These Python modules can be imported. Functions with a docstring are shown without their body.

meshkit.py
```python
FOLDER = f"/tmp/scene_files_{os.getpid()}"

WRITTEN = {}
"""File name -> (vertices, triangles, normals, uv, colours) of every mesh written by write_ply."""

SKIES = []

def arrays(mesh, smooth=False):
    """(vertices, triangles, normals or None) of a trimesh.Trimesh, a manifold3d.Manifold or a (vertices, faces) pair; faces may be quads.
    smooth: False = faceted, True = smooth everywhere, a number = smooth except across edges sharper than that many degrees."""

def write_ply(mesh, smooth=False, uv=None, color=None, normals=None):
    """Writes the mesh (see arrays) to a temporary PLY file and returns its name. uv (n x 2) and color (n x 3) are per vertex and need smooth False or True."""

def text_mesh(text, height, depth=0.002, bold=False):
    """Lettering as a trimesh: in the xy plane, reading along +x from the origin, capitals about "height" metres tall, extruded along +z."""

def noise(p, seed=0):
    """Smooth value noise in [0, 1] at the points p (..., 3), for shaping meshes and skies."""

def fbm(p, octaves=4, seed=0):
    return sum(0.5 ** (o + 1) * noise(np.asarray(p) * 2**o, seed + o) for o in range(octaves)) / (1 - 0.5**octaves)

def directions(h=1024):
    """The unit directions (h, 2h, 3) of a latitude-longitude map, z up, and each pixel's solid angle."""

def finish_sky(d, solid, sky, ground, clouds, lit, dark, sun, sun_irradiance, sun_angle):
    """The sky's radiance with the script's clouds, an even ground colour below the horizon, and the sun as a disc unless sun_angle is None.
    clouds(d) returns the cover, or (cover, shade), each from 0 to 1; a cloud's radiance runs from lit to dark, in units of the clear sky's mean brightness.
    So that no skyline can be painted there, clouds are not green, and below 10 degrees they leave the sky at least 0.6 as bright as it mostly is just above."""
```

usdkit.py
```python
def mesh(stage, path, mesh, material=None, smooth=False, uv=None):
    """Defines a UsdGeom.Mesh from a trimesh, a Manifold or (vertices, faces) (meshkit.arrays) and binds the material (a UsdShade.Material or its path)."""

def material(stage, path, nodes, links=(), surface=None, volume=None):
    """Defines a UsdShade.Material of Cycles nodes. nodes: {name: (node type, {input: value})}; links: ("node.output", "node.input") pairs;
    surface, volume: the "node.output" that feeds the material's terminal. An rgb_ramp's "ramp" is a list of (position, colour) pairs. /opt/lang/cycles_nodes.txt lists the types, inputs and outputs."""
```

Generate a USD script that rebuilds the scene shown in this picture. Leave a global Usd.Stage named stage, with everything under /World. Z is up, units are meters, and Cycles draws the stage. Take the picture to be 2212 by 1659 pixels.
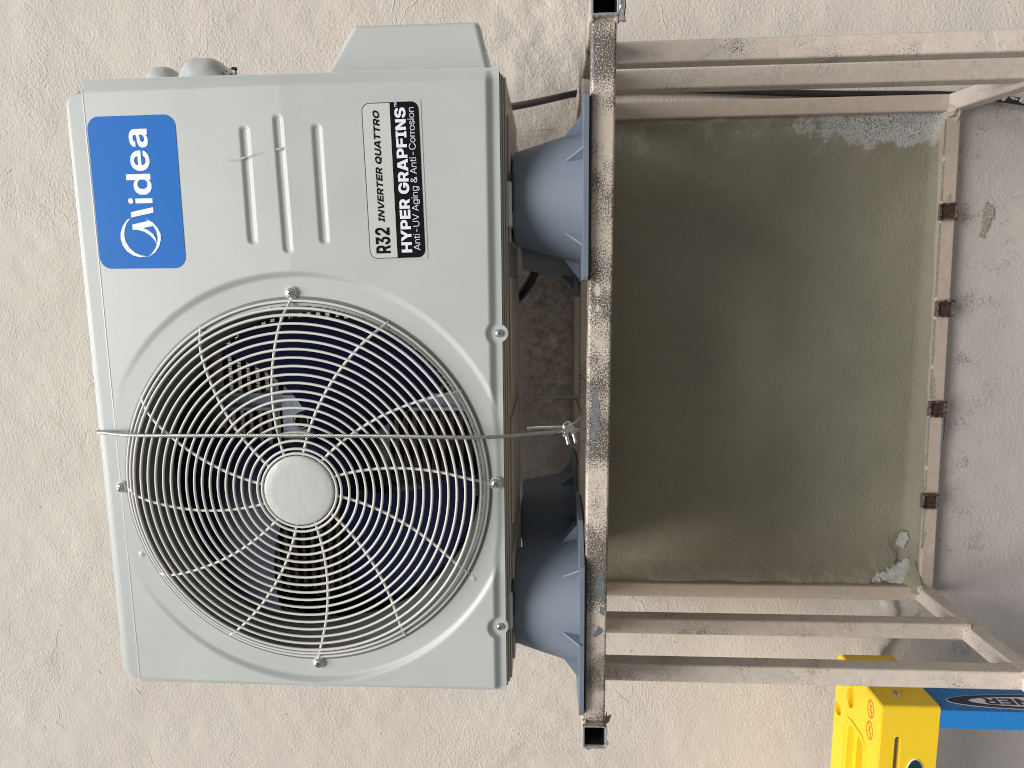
import math, glob, random
import numpy as np, trimesh, manifold3d as m3
import meshkit, usdkit
from meshkit import fbm
from pxr import Usd, UsdGeom, UsdLux, UsdShade, Gf, Sdf
from shapely.geometry import Polygon, Point, LineString, box as sbox, MultiPolygon
from shapely import affinity, union_all
from scipy.spatial.transform import Rotation

rnd = random.Random(7)
PI = math.pi
stage = Usd.Stage.CreateInMemory()
UsdGeom.SetStageUpAxis(stage, UsdGeom.Tokens.z)
UsdGeom.SetStageMetersPerUnit(stage, 1.0)
UsdGeom.Xform.Define(stage, '/World')

# ------------------------------------------------------------------ camera (held on its side, as the photograph was)
cam = UsdGeom.Camera.Define(stage, '/World/camera')
EYE = (0.48682, -1.16554, -0.05505)
RIGHT = (-0.010344, 0.0566185, -0.9983423)
DOWN = (-0.9895799, -0.1439693, 0.0020883)
FWD = (-0.1436124, 0.9879611, 0.0575178)
cam.AddTransformOp().Set(Gf.Matrix4d(*RIGHT, 0, *[-a for a in DOWN], 0, *[-a for a in FWD], 0, *EYE, 1))
cam.CreateHorizontalApertureAttr(36.0); cam.CreateVerticalApertureAttr(27.0)
cam.CreateFocalLengthAttr(1430.0 / 2212 * 36)
cam.CreateClippingRangeAttr(Gf.Vec2f(0.01, 1000))
cam.CreateExposureAttr(0.0)
EXPOSURE = 1.48
cam.GetExposureAttr().Set(EXPOSURE)

# ------------------------------------------------------------------ sky and soft sun (overcast)
SUN = np.array([0.02, -0.62, 0.98]); SUN /= np.linalg.norm(SUN)
SKY_STRENGTH = 0.05
sky_mat = usdkit.material(stage, '/World/Looks/sky', {
    'tc': ('texture_coordinate', {}),
    'sky': ('sky_texture', {'sky_type': 'single_scattering', 'sun_disc': False, 'sun_elevation': math.asin(SUN[2]),
                            'sun_rotation': math.atan2(SUN[0], SUN[1]), 'aerosol_density': 2.0}),
    'n': ('noise_texture', {'scale': 2.2, 'detail': 5.0, 'roughness': 0.55}),
    'r': ('rgb_ramp', {'ramp': [(0.3, (0.72, 0.72, 0.72)), (0.6, (0.95, 0.95, 0.95))]}),
    'cl': ('rgb_ramp', {'ramp': [(0.25, (1.85, 1.88, 1.92)), (0.75, (2.6, 2.6, 2.58))]}),
    'm': ('mix', {'mix_type': 'mix'}),
    'bg': ('background_shader', {'strength': SKY_STRENGTH}),
}, [('tc.generated', 'n.vector'), ('n.fac', 'r.fac'), ('n.fac', 'cl.fac'), ('r.color', 'm.fac'), ('sky.color', 'm.color1'),
    ('cl.color', 'm.color2'), ('m.color', 'bg.color')], surface='bg.background')
dome = UsdLux.DomeLight.Define(stage, '/World/sky')
dome.CreateIntensityAttr(1.0)
UsdShade.MaterialBindingAPI.Apply(dome.GetPrim()).Bind(sky_mat)
dome.GetPrim().SetCustomDataByKey('kind', 'structure')
sun = UsdLux.DistantLight.Define(stage, '/World/sun')
sun.CreateIntensityAttr(0.40); sun.CreateAngleAttr(40.0); sun.CreateColorAttr(Gf.Vec3f(1.0, 0.975, 0.945))
sun.GetPrim().CreateAttribute('inputs:normalize', Sdf.ValueTypeNames.Bool).Set(True)
zax = SUN; xax = np.cross([0, 0, 1], zax); xax /= np.linalg.norm(xax); yax = np.cross(zax, xax)
UsdGeom.Xformable(sun).AddTransformOp().Set(Gf.Matrix4d(*map(float, xax), 0, *map(float, yax), 0, *map(float, zax), 0, 0, -3, 5, 1))

# ------------------------------------------------------------------ helpers
taken = {}
def numbered(parent, name):
    k = (parent, name); n = taken.get(k, 0); taken[k] = n + 1
    return f'{parent}/{name}' if n == 0 else f'{parent}/{name}_{n:03d}'

def tag(prim, label=None, cat=None, group=None, kind=None):
    for k, v in (('label', label), ('category', cat), ('group', group), ('kind', kind)):
        if v: prim.SetCustomDataByKey(k, v)
    return prim

def thing(name, label, cat, loc=(0, 0, 0), group=None, kind=None):
    x = UsdGeom.Xform.Define(stage, numbered('/World', name))
    if any(loc): x.AddTranslateOp().Set(Gf.Vec3d(*loc))
    p = tag(x.GetPrim(), label, cat, group, kind)
    LOC[str(p.GetPath())] = np.array(loc, float)
    return p
LOC = {}

def part(name, mesh, mat, parent, smooth=35, label=None, kind=None):
    """one mesh under a thing or part; the points come in world coordinates and are stored relative to the thing's base"""
    pp = str(parent.GetPath()) if parent is not None else '/World'
    root = '/'.join(pp.split('/')[:3])
    v, f, _ = meshkit.arrays(mesh, False)
    v = v - LOC.get(root, np.zeros(3))
    m = usdkit.mesh(stage, numbered(pp, name), trimesh.Trimesh(v, f, process=False), mat, smooth=smooth)
    return tag(m.GetPrim(), label, kind=kind)

cat_ = trimesh.util.concatenate
def box(x0, x1, y0, y1, z0, z1, ch=0.0):
    b = trimesh.creation.box(bounds=[[min(x0, x1), min(y0, y1), min(z0, z1)], [max(x0, x1), max(y0, y1), max(z0, z1)]])
    if ch:
        c = np.array([(x0 + x1) / 2, (y0 + y1) / 2, (z0 + z1) / 2]); h = np.abs([x1 - x0, y1 - y0, z1 - z0]) / 2
        P = []
        for s in np.ndindex(2, 2, 2):
            s = np.array(s) * 2 - 1
            for k in range(3):
                q = h - ch; q = q.copy(); q[k] = h[k]; P.append(c + s * q)
        return trimesh.convex.convex_hull(np.array(P))
    return b

def hull_spheres(pts, r, sub=2):
    s = trimesh.creation.icosphere(subdivisions=sub).vertices
    r = np.broadcast_to(r, len(pts))
    return trimesh.convex.convex_hull(np.vstack([s * rr + p for p, rr in zip(np.array(pts, float), r)]))

def frame(d):
    d = np.array(d, float); d /= np.linalg.norm(d)
    a = np.array([0, 0, 1.0]) if abs(d[2]) < .9 else np.array([1.0, 0, 0])
    u = np.cross(a, d); u /= np.linalg.norm(u); return u, np.cross(d, u), d

def sweep(path, r, sides=8, closed=False, cap=True):
    """round tube along a path by parallel transport; r may vary along it"""
    P = np.array(path, float); n = len(P); r = np.broadcast_to(r, n)
    T = (np.roll(P, -1, 0) - np.roll(P, 1, 0)) if closed else np.gradient(P, axis=0)
    T /= np.linalg.norm(T, axis=1, keepdims=True)
    u = frame(T[0])[0]; U = []
    for t in T:
        u = u - t * (u @ t); u /= np.linalg.norm(u); U.append(u.copy())
    U = np.array(U); V = np.cross(T, U)
    a = np.arange(sides) / sides * 2 * PI
    ring = P[:, None] + r[:, None, None] * (np.cos(a)[None, :, None] * U[:, None] + np.sin(a)[None, :, None] * V[:, None])
    v = ring.reshape(-1, 3); f = []
    m = n if closed else n - 1
    i = np.arange(m)[:, None]; j = np.arange(sides)[None]
    A = i * sides + j; B = i * sides + (j + 1) % sides; C = ((i + 1) % n) * sides + (j + 1) % sides; D = ((i + 1) % n) * sides + j
    f = np.concatenate([np.stack([A, B, C], -1).reshape(-1, 3), np.stack([A, C, D], -1).reshape(-1, 3)])
    if cap and not closed:
        v = np.vstack([v, P[0], P[-1]]); k = len(v)
        jj = np.arange(sides); e = (n - 1) * sides
        f = np.vstack([f, np.stack([np.full(sides, k - 2), (jj + 1) % sides, jj], -1), np.stack([np.full(sides, k - 1), e + jj, e + (jj + 1) % sides], -1)])
    return trimesh.Trimesh(v, f, process=False)

def spline(pts, n):
    from scipy.interpolate import CubicSpline
    P = np.array(pts, float); t = np.r_[0, np.cumsum(np.linalg.norm(np.diff(P, axis=0), axis=1) ** .5)]
    return CubicSpline(t, P)(np.linspace(0, t[-1], n))

def revolve(prof, c, axis='y', n=64):
    """revolve a profile of (radius, along) about an axis through c; along grows away from the viewer for axis y"""
    p = np.array(prof, float); a = np.arange(n) / n * 2 * PI
    R, L = p[:, 0], p[:, 1]
    ca, sa = np.cos(a)[:, None] * R, np.sin(a)[:, None] * R
    Lb = np.broadcast_to(L, ca.shape)
    v = {'y': np.stack([ca, Lb, sa], -1), 'z': np.stack([ca, sa, Lb], -1), 'x': np.stack([Lb, ca, sa], -1)}[axis].reshape(-1, 3) + np.array(c)
    k = len(p); i = np.arange(n)[:, None]; j = np.arange(k - 1)[None]
    A = i * k + j; B = ((i + 1) % n) * k + j; C = B + 1; D = A + 1
    f = np.concatenate([np.stack([A, B, C], -1).reshape(-1, 3), np.stack([A, C, D], -1).reshape(-1, 3)])
    if axis in ('z', 'x'): f = f[:, ::-1] if axis == 'x' else f
    t = trimesh.Trimesh(v, f, process=False)
    return t

def loft_polys(polys, ys):
    return None

def extrude(poly, depth):
    gs = getattr(poly, 'geoms', [poly])
    return cat_([trimesh.creation.extrude_polygon(g, depth, engine='earcut') for g in gs if g.area > 1e-9])

def xz_plate(poly, y_front, th):
    """polygon in (x, z), front face at y_front, going th into the wall"""
    m = extrude(poly, th); v = m.vertices.copy()
    m.vertices = np.stack([v[:, 0], y_front + th - v[:, 2], v[:, 1]], -1)     # (x, y=-, z): right handed
    return m

def rrect(w, h, r, cx=0, cy=0, n=6):
    return sbox(cx - w / 2 + r, cy - h / 2 + r, cx + w / 2 - r, cy + h / 2 - r).buffer(r, quad_segs=n)

def tube(p0, p1, w, h, up=(0, 0, 1), wall=None, r=.0032):
    """square section bar from p0 to p1; w across, h along up; hollow when wall is given"""
    p0, p1 = np.array(p0, float), np.array(p1, float); d = p1 - p0; L = np.linalg.norm(d); d /= L
    up = np.array(up, float); up -= d * (up @ d); up /= np.linalg.norm(up); s = np.cross(up, d)
    P = rrect(w, h, r, n=4)
    if wall: P = P.difference(rrect(w - 2 * wall, h - 2 * wall, max(r - wall, .0008), n=3))
    m = extrude(P, L); v = m.vertices
    m.vertices = p0 + v[:, :1] * s + v[:, 1:2] * up + v[:, 2:] * d
    return m

def weld(c, r=.006, k=0):
    s = trimesh.creation.icosphere(subdivisions=3); v = s.vertices
    return trimesh.Trimesh(v * r * (0.6 + .8 * fbm(v * 2.1 + k * 3.7, 3, k))[:, None] * np.array([1, 1, .8]) + np.array(c), s.faces, process=False)

# lettering: polygons drawn from the renderer's own font, at a chosen weight
FONT = glob.glob('/opt/blender-*/*/datafiles/fonts/Inter.woff2')[0]
def glyphs(text, weight=400):
    from PIL import Image, ImageDraw, ImageFont
    f = ImageFont.truetype(FONT, 150); f.set_variation_by_axes([32, weight])
    x0, y0, x1, y1 = f.getbbox(text, anchor='ls')
    im = Image.new('L', (x1 - x0 + 8, y1 - y0 + 8)); ImageDraw.Draw(im).text((4 - x0, 4 - y0), text, 255, f, anchor='ls')
    on = np.pad(np.asarray(im) > 127, ((0, 0), (1, 1))).astype(np.int8)
    rows, st = np.nonzero(np.diff(on, axis=1) == 1); en = np.nonzero(np.diff(on, axis=1) == -1)[1]
    s = union_all([sbox(a, -r - 1, b, -r) for a, b, r in zip(st, en, rows)]).buffer(.9).buffer(-.9).simplify(.8)
    return affinity.translate(s, -4 + x0, 4 - y0), f.getbbox('H', anchor='ls')[1] * -1.0

def fit_text(text, weight, u0, u1, base, cap, shear=0.0, boxfit=False):
    """text squeezed to run from u0 to u1, standing on base with capitals up to cap"""
    s, capH = glyphs(text, weight)
    if shear: s = affinity.affine_transform(s, [1, shear, 0, 1, 0, 0])
    a0, b0, a1, b1 = s.bounds
    if boxfit: ky = (cap - base) / (b1 - b0); oy = base - b0 * ky
    else: ky = (cap - base) / capH; oy = base
    kx = (u1 - u0) / (a1 - a0)
    return affinity.affine_transform(s, [kx, 0, 0, ky, u0 - a0 * kx, oy])

# ------------------------------------------------------------------ materials
def mat(name, nodes, links, surface='p.BSDF'):
    return usdkit.material(stage, '/World/Looks/' + name, nodes, links, surface=surface)

def plain(name, col, rough=.5, metal=0.0, var=.06, vs=30.0, bump=0.0, bs=400.0, rv=.0, ior=1.5):
    """even material with a little tonal and gloss variation and an optional fine relief"""
    c = np.array(col)
    pr = {'roughness': rough, 'metallic': metal, 'ior': ior}
    n = {'g': ('geometry', {}), 'n': ('noise_texture', {'scale': vs, 'detail': 4.0, 'roughness': .6}),
         'r': ('rgb_ramp', {'ramp': [(.3, tuple(c * (1 - var))), (.7, tuple(c * (1 + var)))]}), 'p': ('principled_bsdf', pr)}
    l = [('g.position', 'n.vector'), ('n.fac', 'r.fac'), ('r.color', 'p.base_color')]
    if bump:
        n['bn'] = ('noise_texture', {'scale': bs, 'detail': 3.0}); n['b'] = ('bump', {'strength': 1.0, 'distance': bump})
        l += [('g.position', 'bn.vector'), ('bn.fac', 'b.height'), ('b.normal', 'p.normal')]
    if rv:
        n['mr'] = ('map_range', {'from_min': .3, 'from_max': .7, 'to_min': rough - rv, 'to_max': rough + rv, 'clamp': True})
        l += [('n.fac', 'mr.value'), ('mr.result', 'p.roughness')]
    return mat(name, n, l)

M = {}
M['unit_paint'] = plain('unit_paint', (.478, .501, .487), .38, var=.03, vs=9, bump=.00012, bs=900, rv=.05)
M['unit_edge'] = plain('unit_edge', (.55, .57, .555), .3, var=.02)
M['grille_paint'] = plain('grille_paint', (.64, .638, .595), .36, var=.03)
M['hub_cap'] = plain('hub_cap', (.52, .53, .51), .36, var=.02, bump=.0007, bs=75)
M['shroud'] = plain('shroud', (.17, .172, .165), .5, var=.04)
M['dark_inside'] = plain('dark_inside', (.025, .025, .027), .6)
M['fan_blue'] = plain('fan_blue', (.0040, .0062, .036), .45, ior=1.3, var=.12, vs=14, bump=.00025, bs=300)
M['galv'] = plain('galv', (.50, .54, .60), .33, metal=.85, var=.12, vs=60, rv=.08)
M['zinc'] = plain('zinc', (.66, .67, .66), .26, metal=1.0, var=.1, vs=300, rv=.08)
M['wire'] = plain('wire', (.43, .44, .41), .38, metal=.9, var=.12, vs=120)
M['recess_dark'] = plain('recess_dark', (.05, .05, .05), .5)
M['blue_sticker'] = plain('blue_sticker', (.019, .158, .53), .42, var=.03, vs=12, ior=1.2)
M['white_print'] = plain('white_print', (.78, .81, .88), .35, var=.01)
M['label_paper'] = plain('label_paper', (.55, .55, .52), .45, var=.02)
M['label_clear'] = plain('label_clear', (.49, .51, .495), .3, var=.02)
M['black_print'] = plain('black_print', (.006, .006, .0065), .5, var=.05, ior=1.2)
M['rubber'] = plain('rubber', (.02, .02, .022), .6, var=.1)
M['cable_black'] = plain('cable_black', (.018, .018, .02), .42, var=.2, vs=80)
M['base_pan'] = plain('base_pan', (.40, .375, .31), .36, var=.05, bump=.0004, bs=60)
M['cone_grey'] = plain('cone_grey', (.152, .182, .226), .55, var=.06, vs=22, rv=.06, ior=1.38)
M['cone_edge'] = plain('cone_edge', (.21, .25, .31), .4)
M['ladder_yellow'] = plain('ladder_yellow', (.83, .56, .022), .42, var=.05, vs=25, bump=.0003, bs=220)
M['ladder_blue'] = plain('ladder_blue', (.022, .21, .56), .38, var=.08, vs=30, bump=.0003, bs=260)
def worn(name, col, rough, dirt, scratch, stretch):
    return mat(name, {'g': ('geometry', {}), 'mp': ('mapping', {'scale': stretch}),
        'n': ('noise_texture', {'scale': 26.0, 'detail': 6.0, 'roughness': .7}), 's': ('noise_texture', {'scale': 1.0, 'detail': 4.0, 'roughness': .6, 'distortion': .6}),
        'f': ('noise_texture', {'scale': 210.0, 'detail': 3.0}),
        'dk': ('map_range', {'from_min': .56, 'from_max': .78, 'to_max': .55, 'clamp': True}), 'sk': ('map_range', {'from_min': .655, 'from_max': .70, 'to_max': .5, 'clamp': True}),
        'm1': ('mix', {'mix_type': 'mix', 'color1': col, 'color2': dirt}), 'm2': ('mix', {'mix_type': 'mix', 'color2': scratch}),
        'rr': ('map_range', {'from_min': .3, 'from_max': .7, 'to_min': rough - .06, 'to_max': rough + .14}),
        'b': ('bump', {'distance': .0003}), 'p': ('principled_bsdf', {'ior': 1.42})},
        [('g.position', 'mp.vector'), ('mp.vector', 's.vector'), ('g.position', 'n.vector'), ('g.position', 'f.vector'), ('n.fac', 'dk.value'), ('s.fac', 'sk.value'),
         ('dk.result', 'm1.fac'), ('m1.color', 'm2.color1'), ('sk.result', 'm2.fac'), ('m2.color', 'p.base_color'), ('n.fac', 'rr.value'), ('rr.result', 'p.roughness'), ('f.fac', 'b.height'), ('b.normal', 'p.normal')])
M['ladder_yellow'] = worn('worn_yellow', (.83, .56, .022), .42, (.50, .33, .03), (.88, .66, .14), (60, 60, 60))
M['ladder_blue'] = worn('worn_blue', (.018, .195, .52), .38, (.03, .13, .30), (.16, .36, .62), (160, 160, 9))
M['ladder_navy'] = plain('ladder_navy', (.012, .018, .05), .4)
M['teal_dark'] = plain('teal_dark', (.006, .035, .04), .35)
M['red_print'] = plain('red_print', (.75, .13, .02), .45, var=.1, vs=200)
M['symbol_orange'] = plain('symbol_orange', (.80, .36, .02), .45, var=.1, vs=150)
M['peel'] = plain('peel', (.155, .175, .185), .55, var=.22, vs=160, bump=.0006, bs=260)
M['pale_chip'] = plain('pale_chip', (.50, .475, .415), .6, var=.12, vs=140, bump=.0006, bs=200)
M['raw_steel'] = plain('raw_steel', (.55, .57, .60), .32, metal=.8, var=.25, vs=200)
M['rust'] = plain('rust', (.055, .028, .018), .8, var=.6, vs=180, bump=.001, bs=300)
M['tube_inside'] = plain('tube_inside', (.03, .028, .027), .45, var=.4, vs=120)
M['fin'] = plain('fin', (.62, .57, .48), .4, var=.15, vs=60)
M['white_plaster'] = plain('white_plaster', (.47, .46, .43), .7, var=.3, vs=70, bump=.002, bs=120)
M['grit'] = plain('grit', (.35, .32, .265), .85, var=.3, vs=240, bump=.0022, bs=420)
M['scuff'] = plain('scuff', (.40, .405, .39), .5, var=.1, vs=300)
M['rust_rim'] = plain('rust_rim', (.15, .125, .105), .7, var=.6, vs=220, bump=.001, bs=300)
M['ground'] = plain('ground', (.11, .105, .095), .85, var=.15, vs=2.0, bump=.004, bs=30)
M['weld'] = plain('weld', (.50, .43, .34), .6, var=.25, vs=150, bump=.001, bs=250)

def coil_mat():
    return mat('coil', {'g': ('geometry', {}), 'mp': ('mapping', {'scale': (1, 1, 1)}),
        'w': ('wave_texture', {'wave_type': 'bands', 'bands_direction': 'x', 'scale': 62.0, 'distortion': .6, 'detail': 2.0}),
        'n': ('noise_texture', {'scale': 45.0, 'detail': 3.0}),
        'r': ('rgb_ramp', {'ramp': [(.25, (.06, .055, .05)), (.6, (.48, .44, .37)), (1.0, (.66, .62, .54))]}),
        'mx': ('mix', {'mix_type': 'multiply', 'fac': .6}), 'nr': ('rgb_ramp', {'ramp': [(.35, (.45, .45, .45)), (.65, (1.2, 1.2, 1.2))]}),
        'b': ('bump', {'distance': .002}), 'p': ('principled_bsdf', {'roughness': .45})},
        [('g.position', 'w.vector'), ('g.position', 'n.vector'), ('w.fac', 'r.fac'), ('n.fac', 'nr.fac'), ('r.color', 'mx.color1'), ('nr.color', 'mx.color2'),
         ('mx.color', 'p.base_color'), ('w.fac', 'b.height'), ('b.normal', 'p.normal')])
M['coil'] = coil_mat()

def wall_mat():
    n = {'g': ('geometry', {}), 'xyz': ('separate_xyz', {}),
         # relief: fine orange peel, coarser grains, trowel sweeps
         'mp': ('mapping', {'scale': (1, 1, 1.25), 'rotation': (0, .35, 0)}),
         'a': ('noise_texture', {'scale': 190.0, 'detail': 3.0, 'roughness': .5, 'distortion': .4}),
         'c': ('noise_texture', {'scale': 46.0, 'detail': 4.0, 'roughness': .6, 'distortion': 1.2}),
         'tw': ('mapping', {'scale': (30, 30, 7), 'rotation': (0, .75, 0)}),
         't': ('noise_texture', {'scale': 1.0, 'detail': 5.0, 'roughness': .65, 'distortion': 1.0}),
         # a rough, less finished zone around the bracket's top edge
         'zr': ('map_range', {'range_type': 'smoothstep', 'from_min': .17, 'from_max': .03, 'to_min': 0.0, 'to_max': 1.0, 'clamp': True}),
         'za': ('math', {'math_type': 'add', 'value2': .06}), 'zb': ('math', {'math_type': 'absolute'}),
         'fa': ('math', {'math_type': 'multiply', 'value2': .0016}),
         'fc': ('math', {'math_type': 'multiply', 'value2': .0010}),
         'ft': ('math', {'math_type': 'multiply', 'value2': .0030}), 'ftm': ('math', {'math_type': 'multiply'}), 'ftz': ('map_range', {'to_min': .45, 'to_max': 1.6}),
         's1': ('math', {'math_type': 'add'}), 's2': ('math', {'math_type': 'add'}),
         # cracks: thin raised hairlines
         'cw': ('noise_texture', {'scale': 9.0, 'detail': 3.0}), 'cm': ('mix', {'mix_type': 'linear_light', 'fac': .11}),
         'v': ('voronoi_texture', {'feature': 'distance_to_edge', 'scale': 4.2}),
         'vr': ('map_range', {'from_min': .0, 'from_max': .012, 'to_min': .0006, 'to_max': 0.0, 'clamp': True}),
         'cn': ('noise_texture', {'scale': 3.4, 'detail': 2.0}), 'cnr': ('map_range', {'from_min': .60, 'from_max': .68, 'clamp': True}),
         'vm': ('math', {'math_type': 'multiply'}), 's3': ('math', {'math_type': 'add'}),
         # lower wall: smoother finish
         'lz': ('math', {'math_type': 'multiply_add', 'value2': .10, 'value3': -.76}),
         'ln': ('noise_texture', {'scale': 12.0, 'detail': 5.0, 'roughness': .7}),
         'lc': ('math', {'math_type': 'less_than'}),
         'xr': ('map_range', {'range_type': 'smoothstep', 'from_min': .84, 'from_max': .78, 'clamp': True}),
         'lm': ('math', {'math_type': 'multiply'}),
         'lk': ('map_range', {'to_min': 1.0, 'to_max': .8}), 'hh': ('math', {'math_type': 'multiply'}), 'an': ('noise_texture', {'scale': 6.5, 'detail': 3.0, 'roughness': .6}), 'ar': ('map_range', {'from_min': .34, 'from_max': .66, 'to_min': .5, 'to_max': 1.25, 'clamp': True}), 'h0': ('math', {'math_type': 'multiply'}),
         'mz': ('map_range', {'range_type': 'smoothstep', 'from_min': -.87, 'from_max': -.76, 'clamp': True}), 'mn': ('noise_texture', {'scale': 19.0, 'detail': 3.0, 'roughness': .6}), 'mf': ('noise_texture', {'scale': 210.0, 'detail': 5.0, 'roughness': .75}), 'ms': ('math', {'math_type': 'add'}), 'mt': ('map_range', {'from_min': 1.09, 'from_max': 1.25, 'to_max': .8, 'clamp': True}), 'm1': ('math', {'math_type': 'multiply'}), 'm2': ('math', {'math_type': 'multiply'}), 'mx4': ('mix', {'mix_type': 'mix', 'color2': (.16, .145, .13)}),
         'b': ('bump', {'distance': 1.0, 'strength': 1.0}),
         # colour
         'cb': ('rgb_ramp', {'ramp': [(.3, (.555, .502, .446)), (.7, (.607, .552, .493))]}),
         'big': ('noise_texture', {'scale': 4.0, 'detail': 5.0, 'roughness': .6}),
         'lcol': ('rgb_ramp', {'ramp': [(.3, (.475, .428, .39)), (.7, (.53, .48, .44))]}),
         'mx': ('mix', {'mix_type': 'mix'}),
         # dark pin specks
         'sv': ('voronoi_texture', {'feature': 'f1', 'scale': 26.0}), 'sr': ('map_range', {'from_min': .035, 'from_max': .055, 'to_min': .72, 'to_max': 0.0, 'clamp': True}),
         'sn': ('white_noise_texture', {}), 'st': ('math', {'math_type': 'greater_than', 'value2': .72}), 'sm': ('math', {'math_type': 'multiply'}),
         'mx2': ('mix', {'mix_type': 'mix', 'color2': (.10, .085, .07)}),
         # brown grime on the unfinished zone, deepened to paint in shade under the unit
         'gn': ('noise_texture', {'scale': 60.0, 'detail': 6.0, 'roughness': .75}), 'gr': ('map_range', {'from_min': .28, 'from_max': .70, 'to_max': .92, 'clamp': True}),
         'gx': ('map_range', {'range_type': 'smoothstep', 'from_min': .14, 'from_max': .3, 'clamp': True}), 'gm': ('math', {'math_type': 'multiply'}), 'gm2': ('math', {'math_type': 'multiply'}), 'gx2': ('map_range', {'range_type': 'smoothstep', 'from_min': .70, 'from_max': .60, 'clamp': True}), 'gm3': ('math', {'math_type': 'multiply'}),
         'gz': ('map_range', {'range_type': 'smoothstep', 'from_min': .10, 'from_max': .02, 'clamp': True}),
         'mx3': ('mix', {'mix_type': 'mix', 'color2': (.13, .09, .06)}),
         'p': ('principled_bsdf', {'roughness': .72})}
    P = 'g.position'
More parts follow.
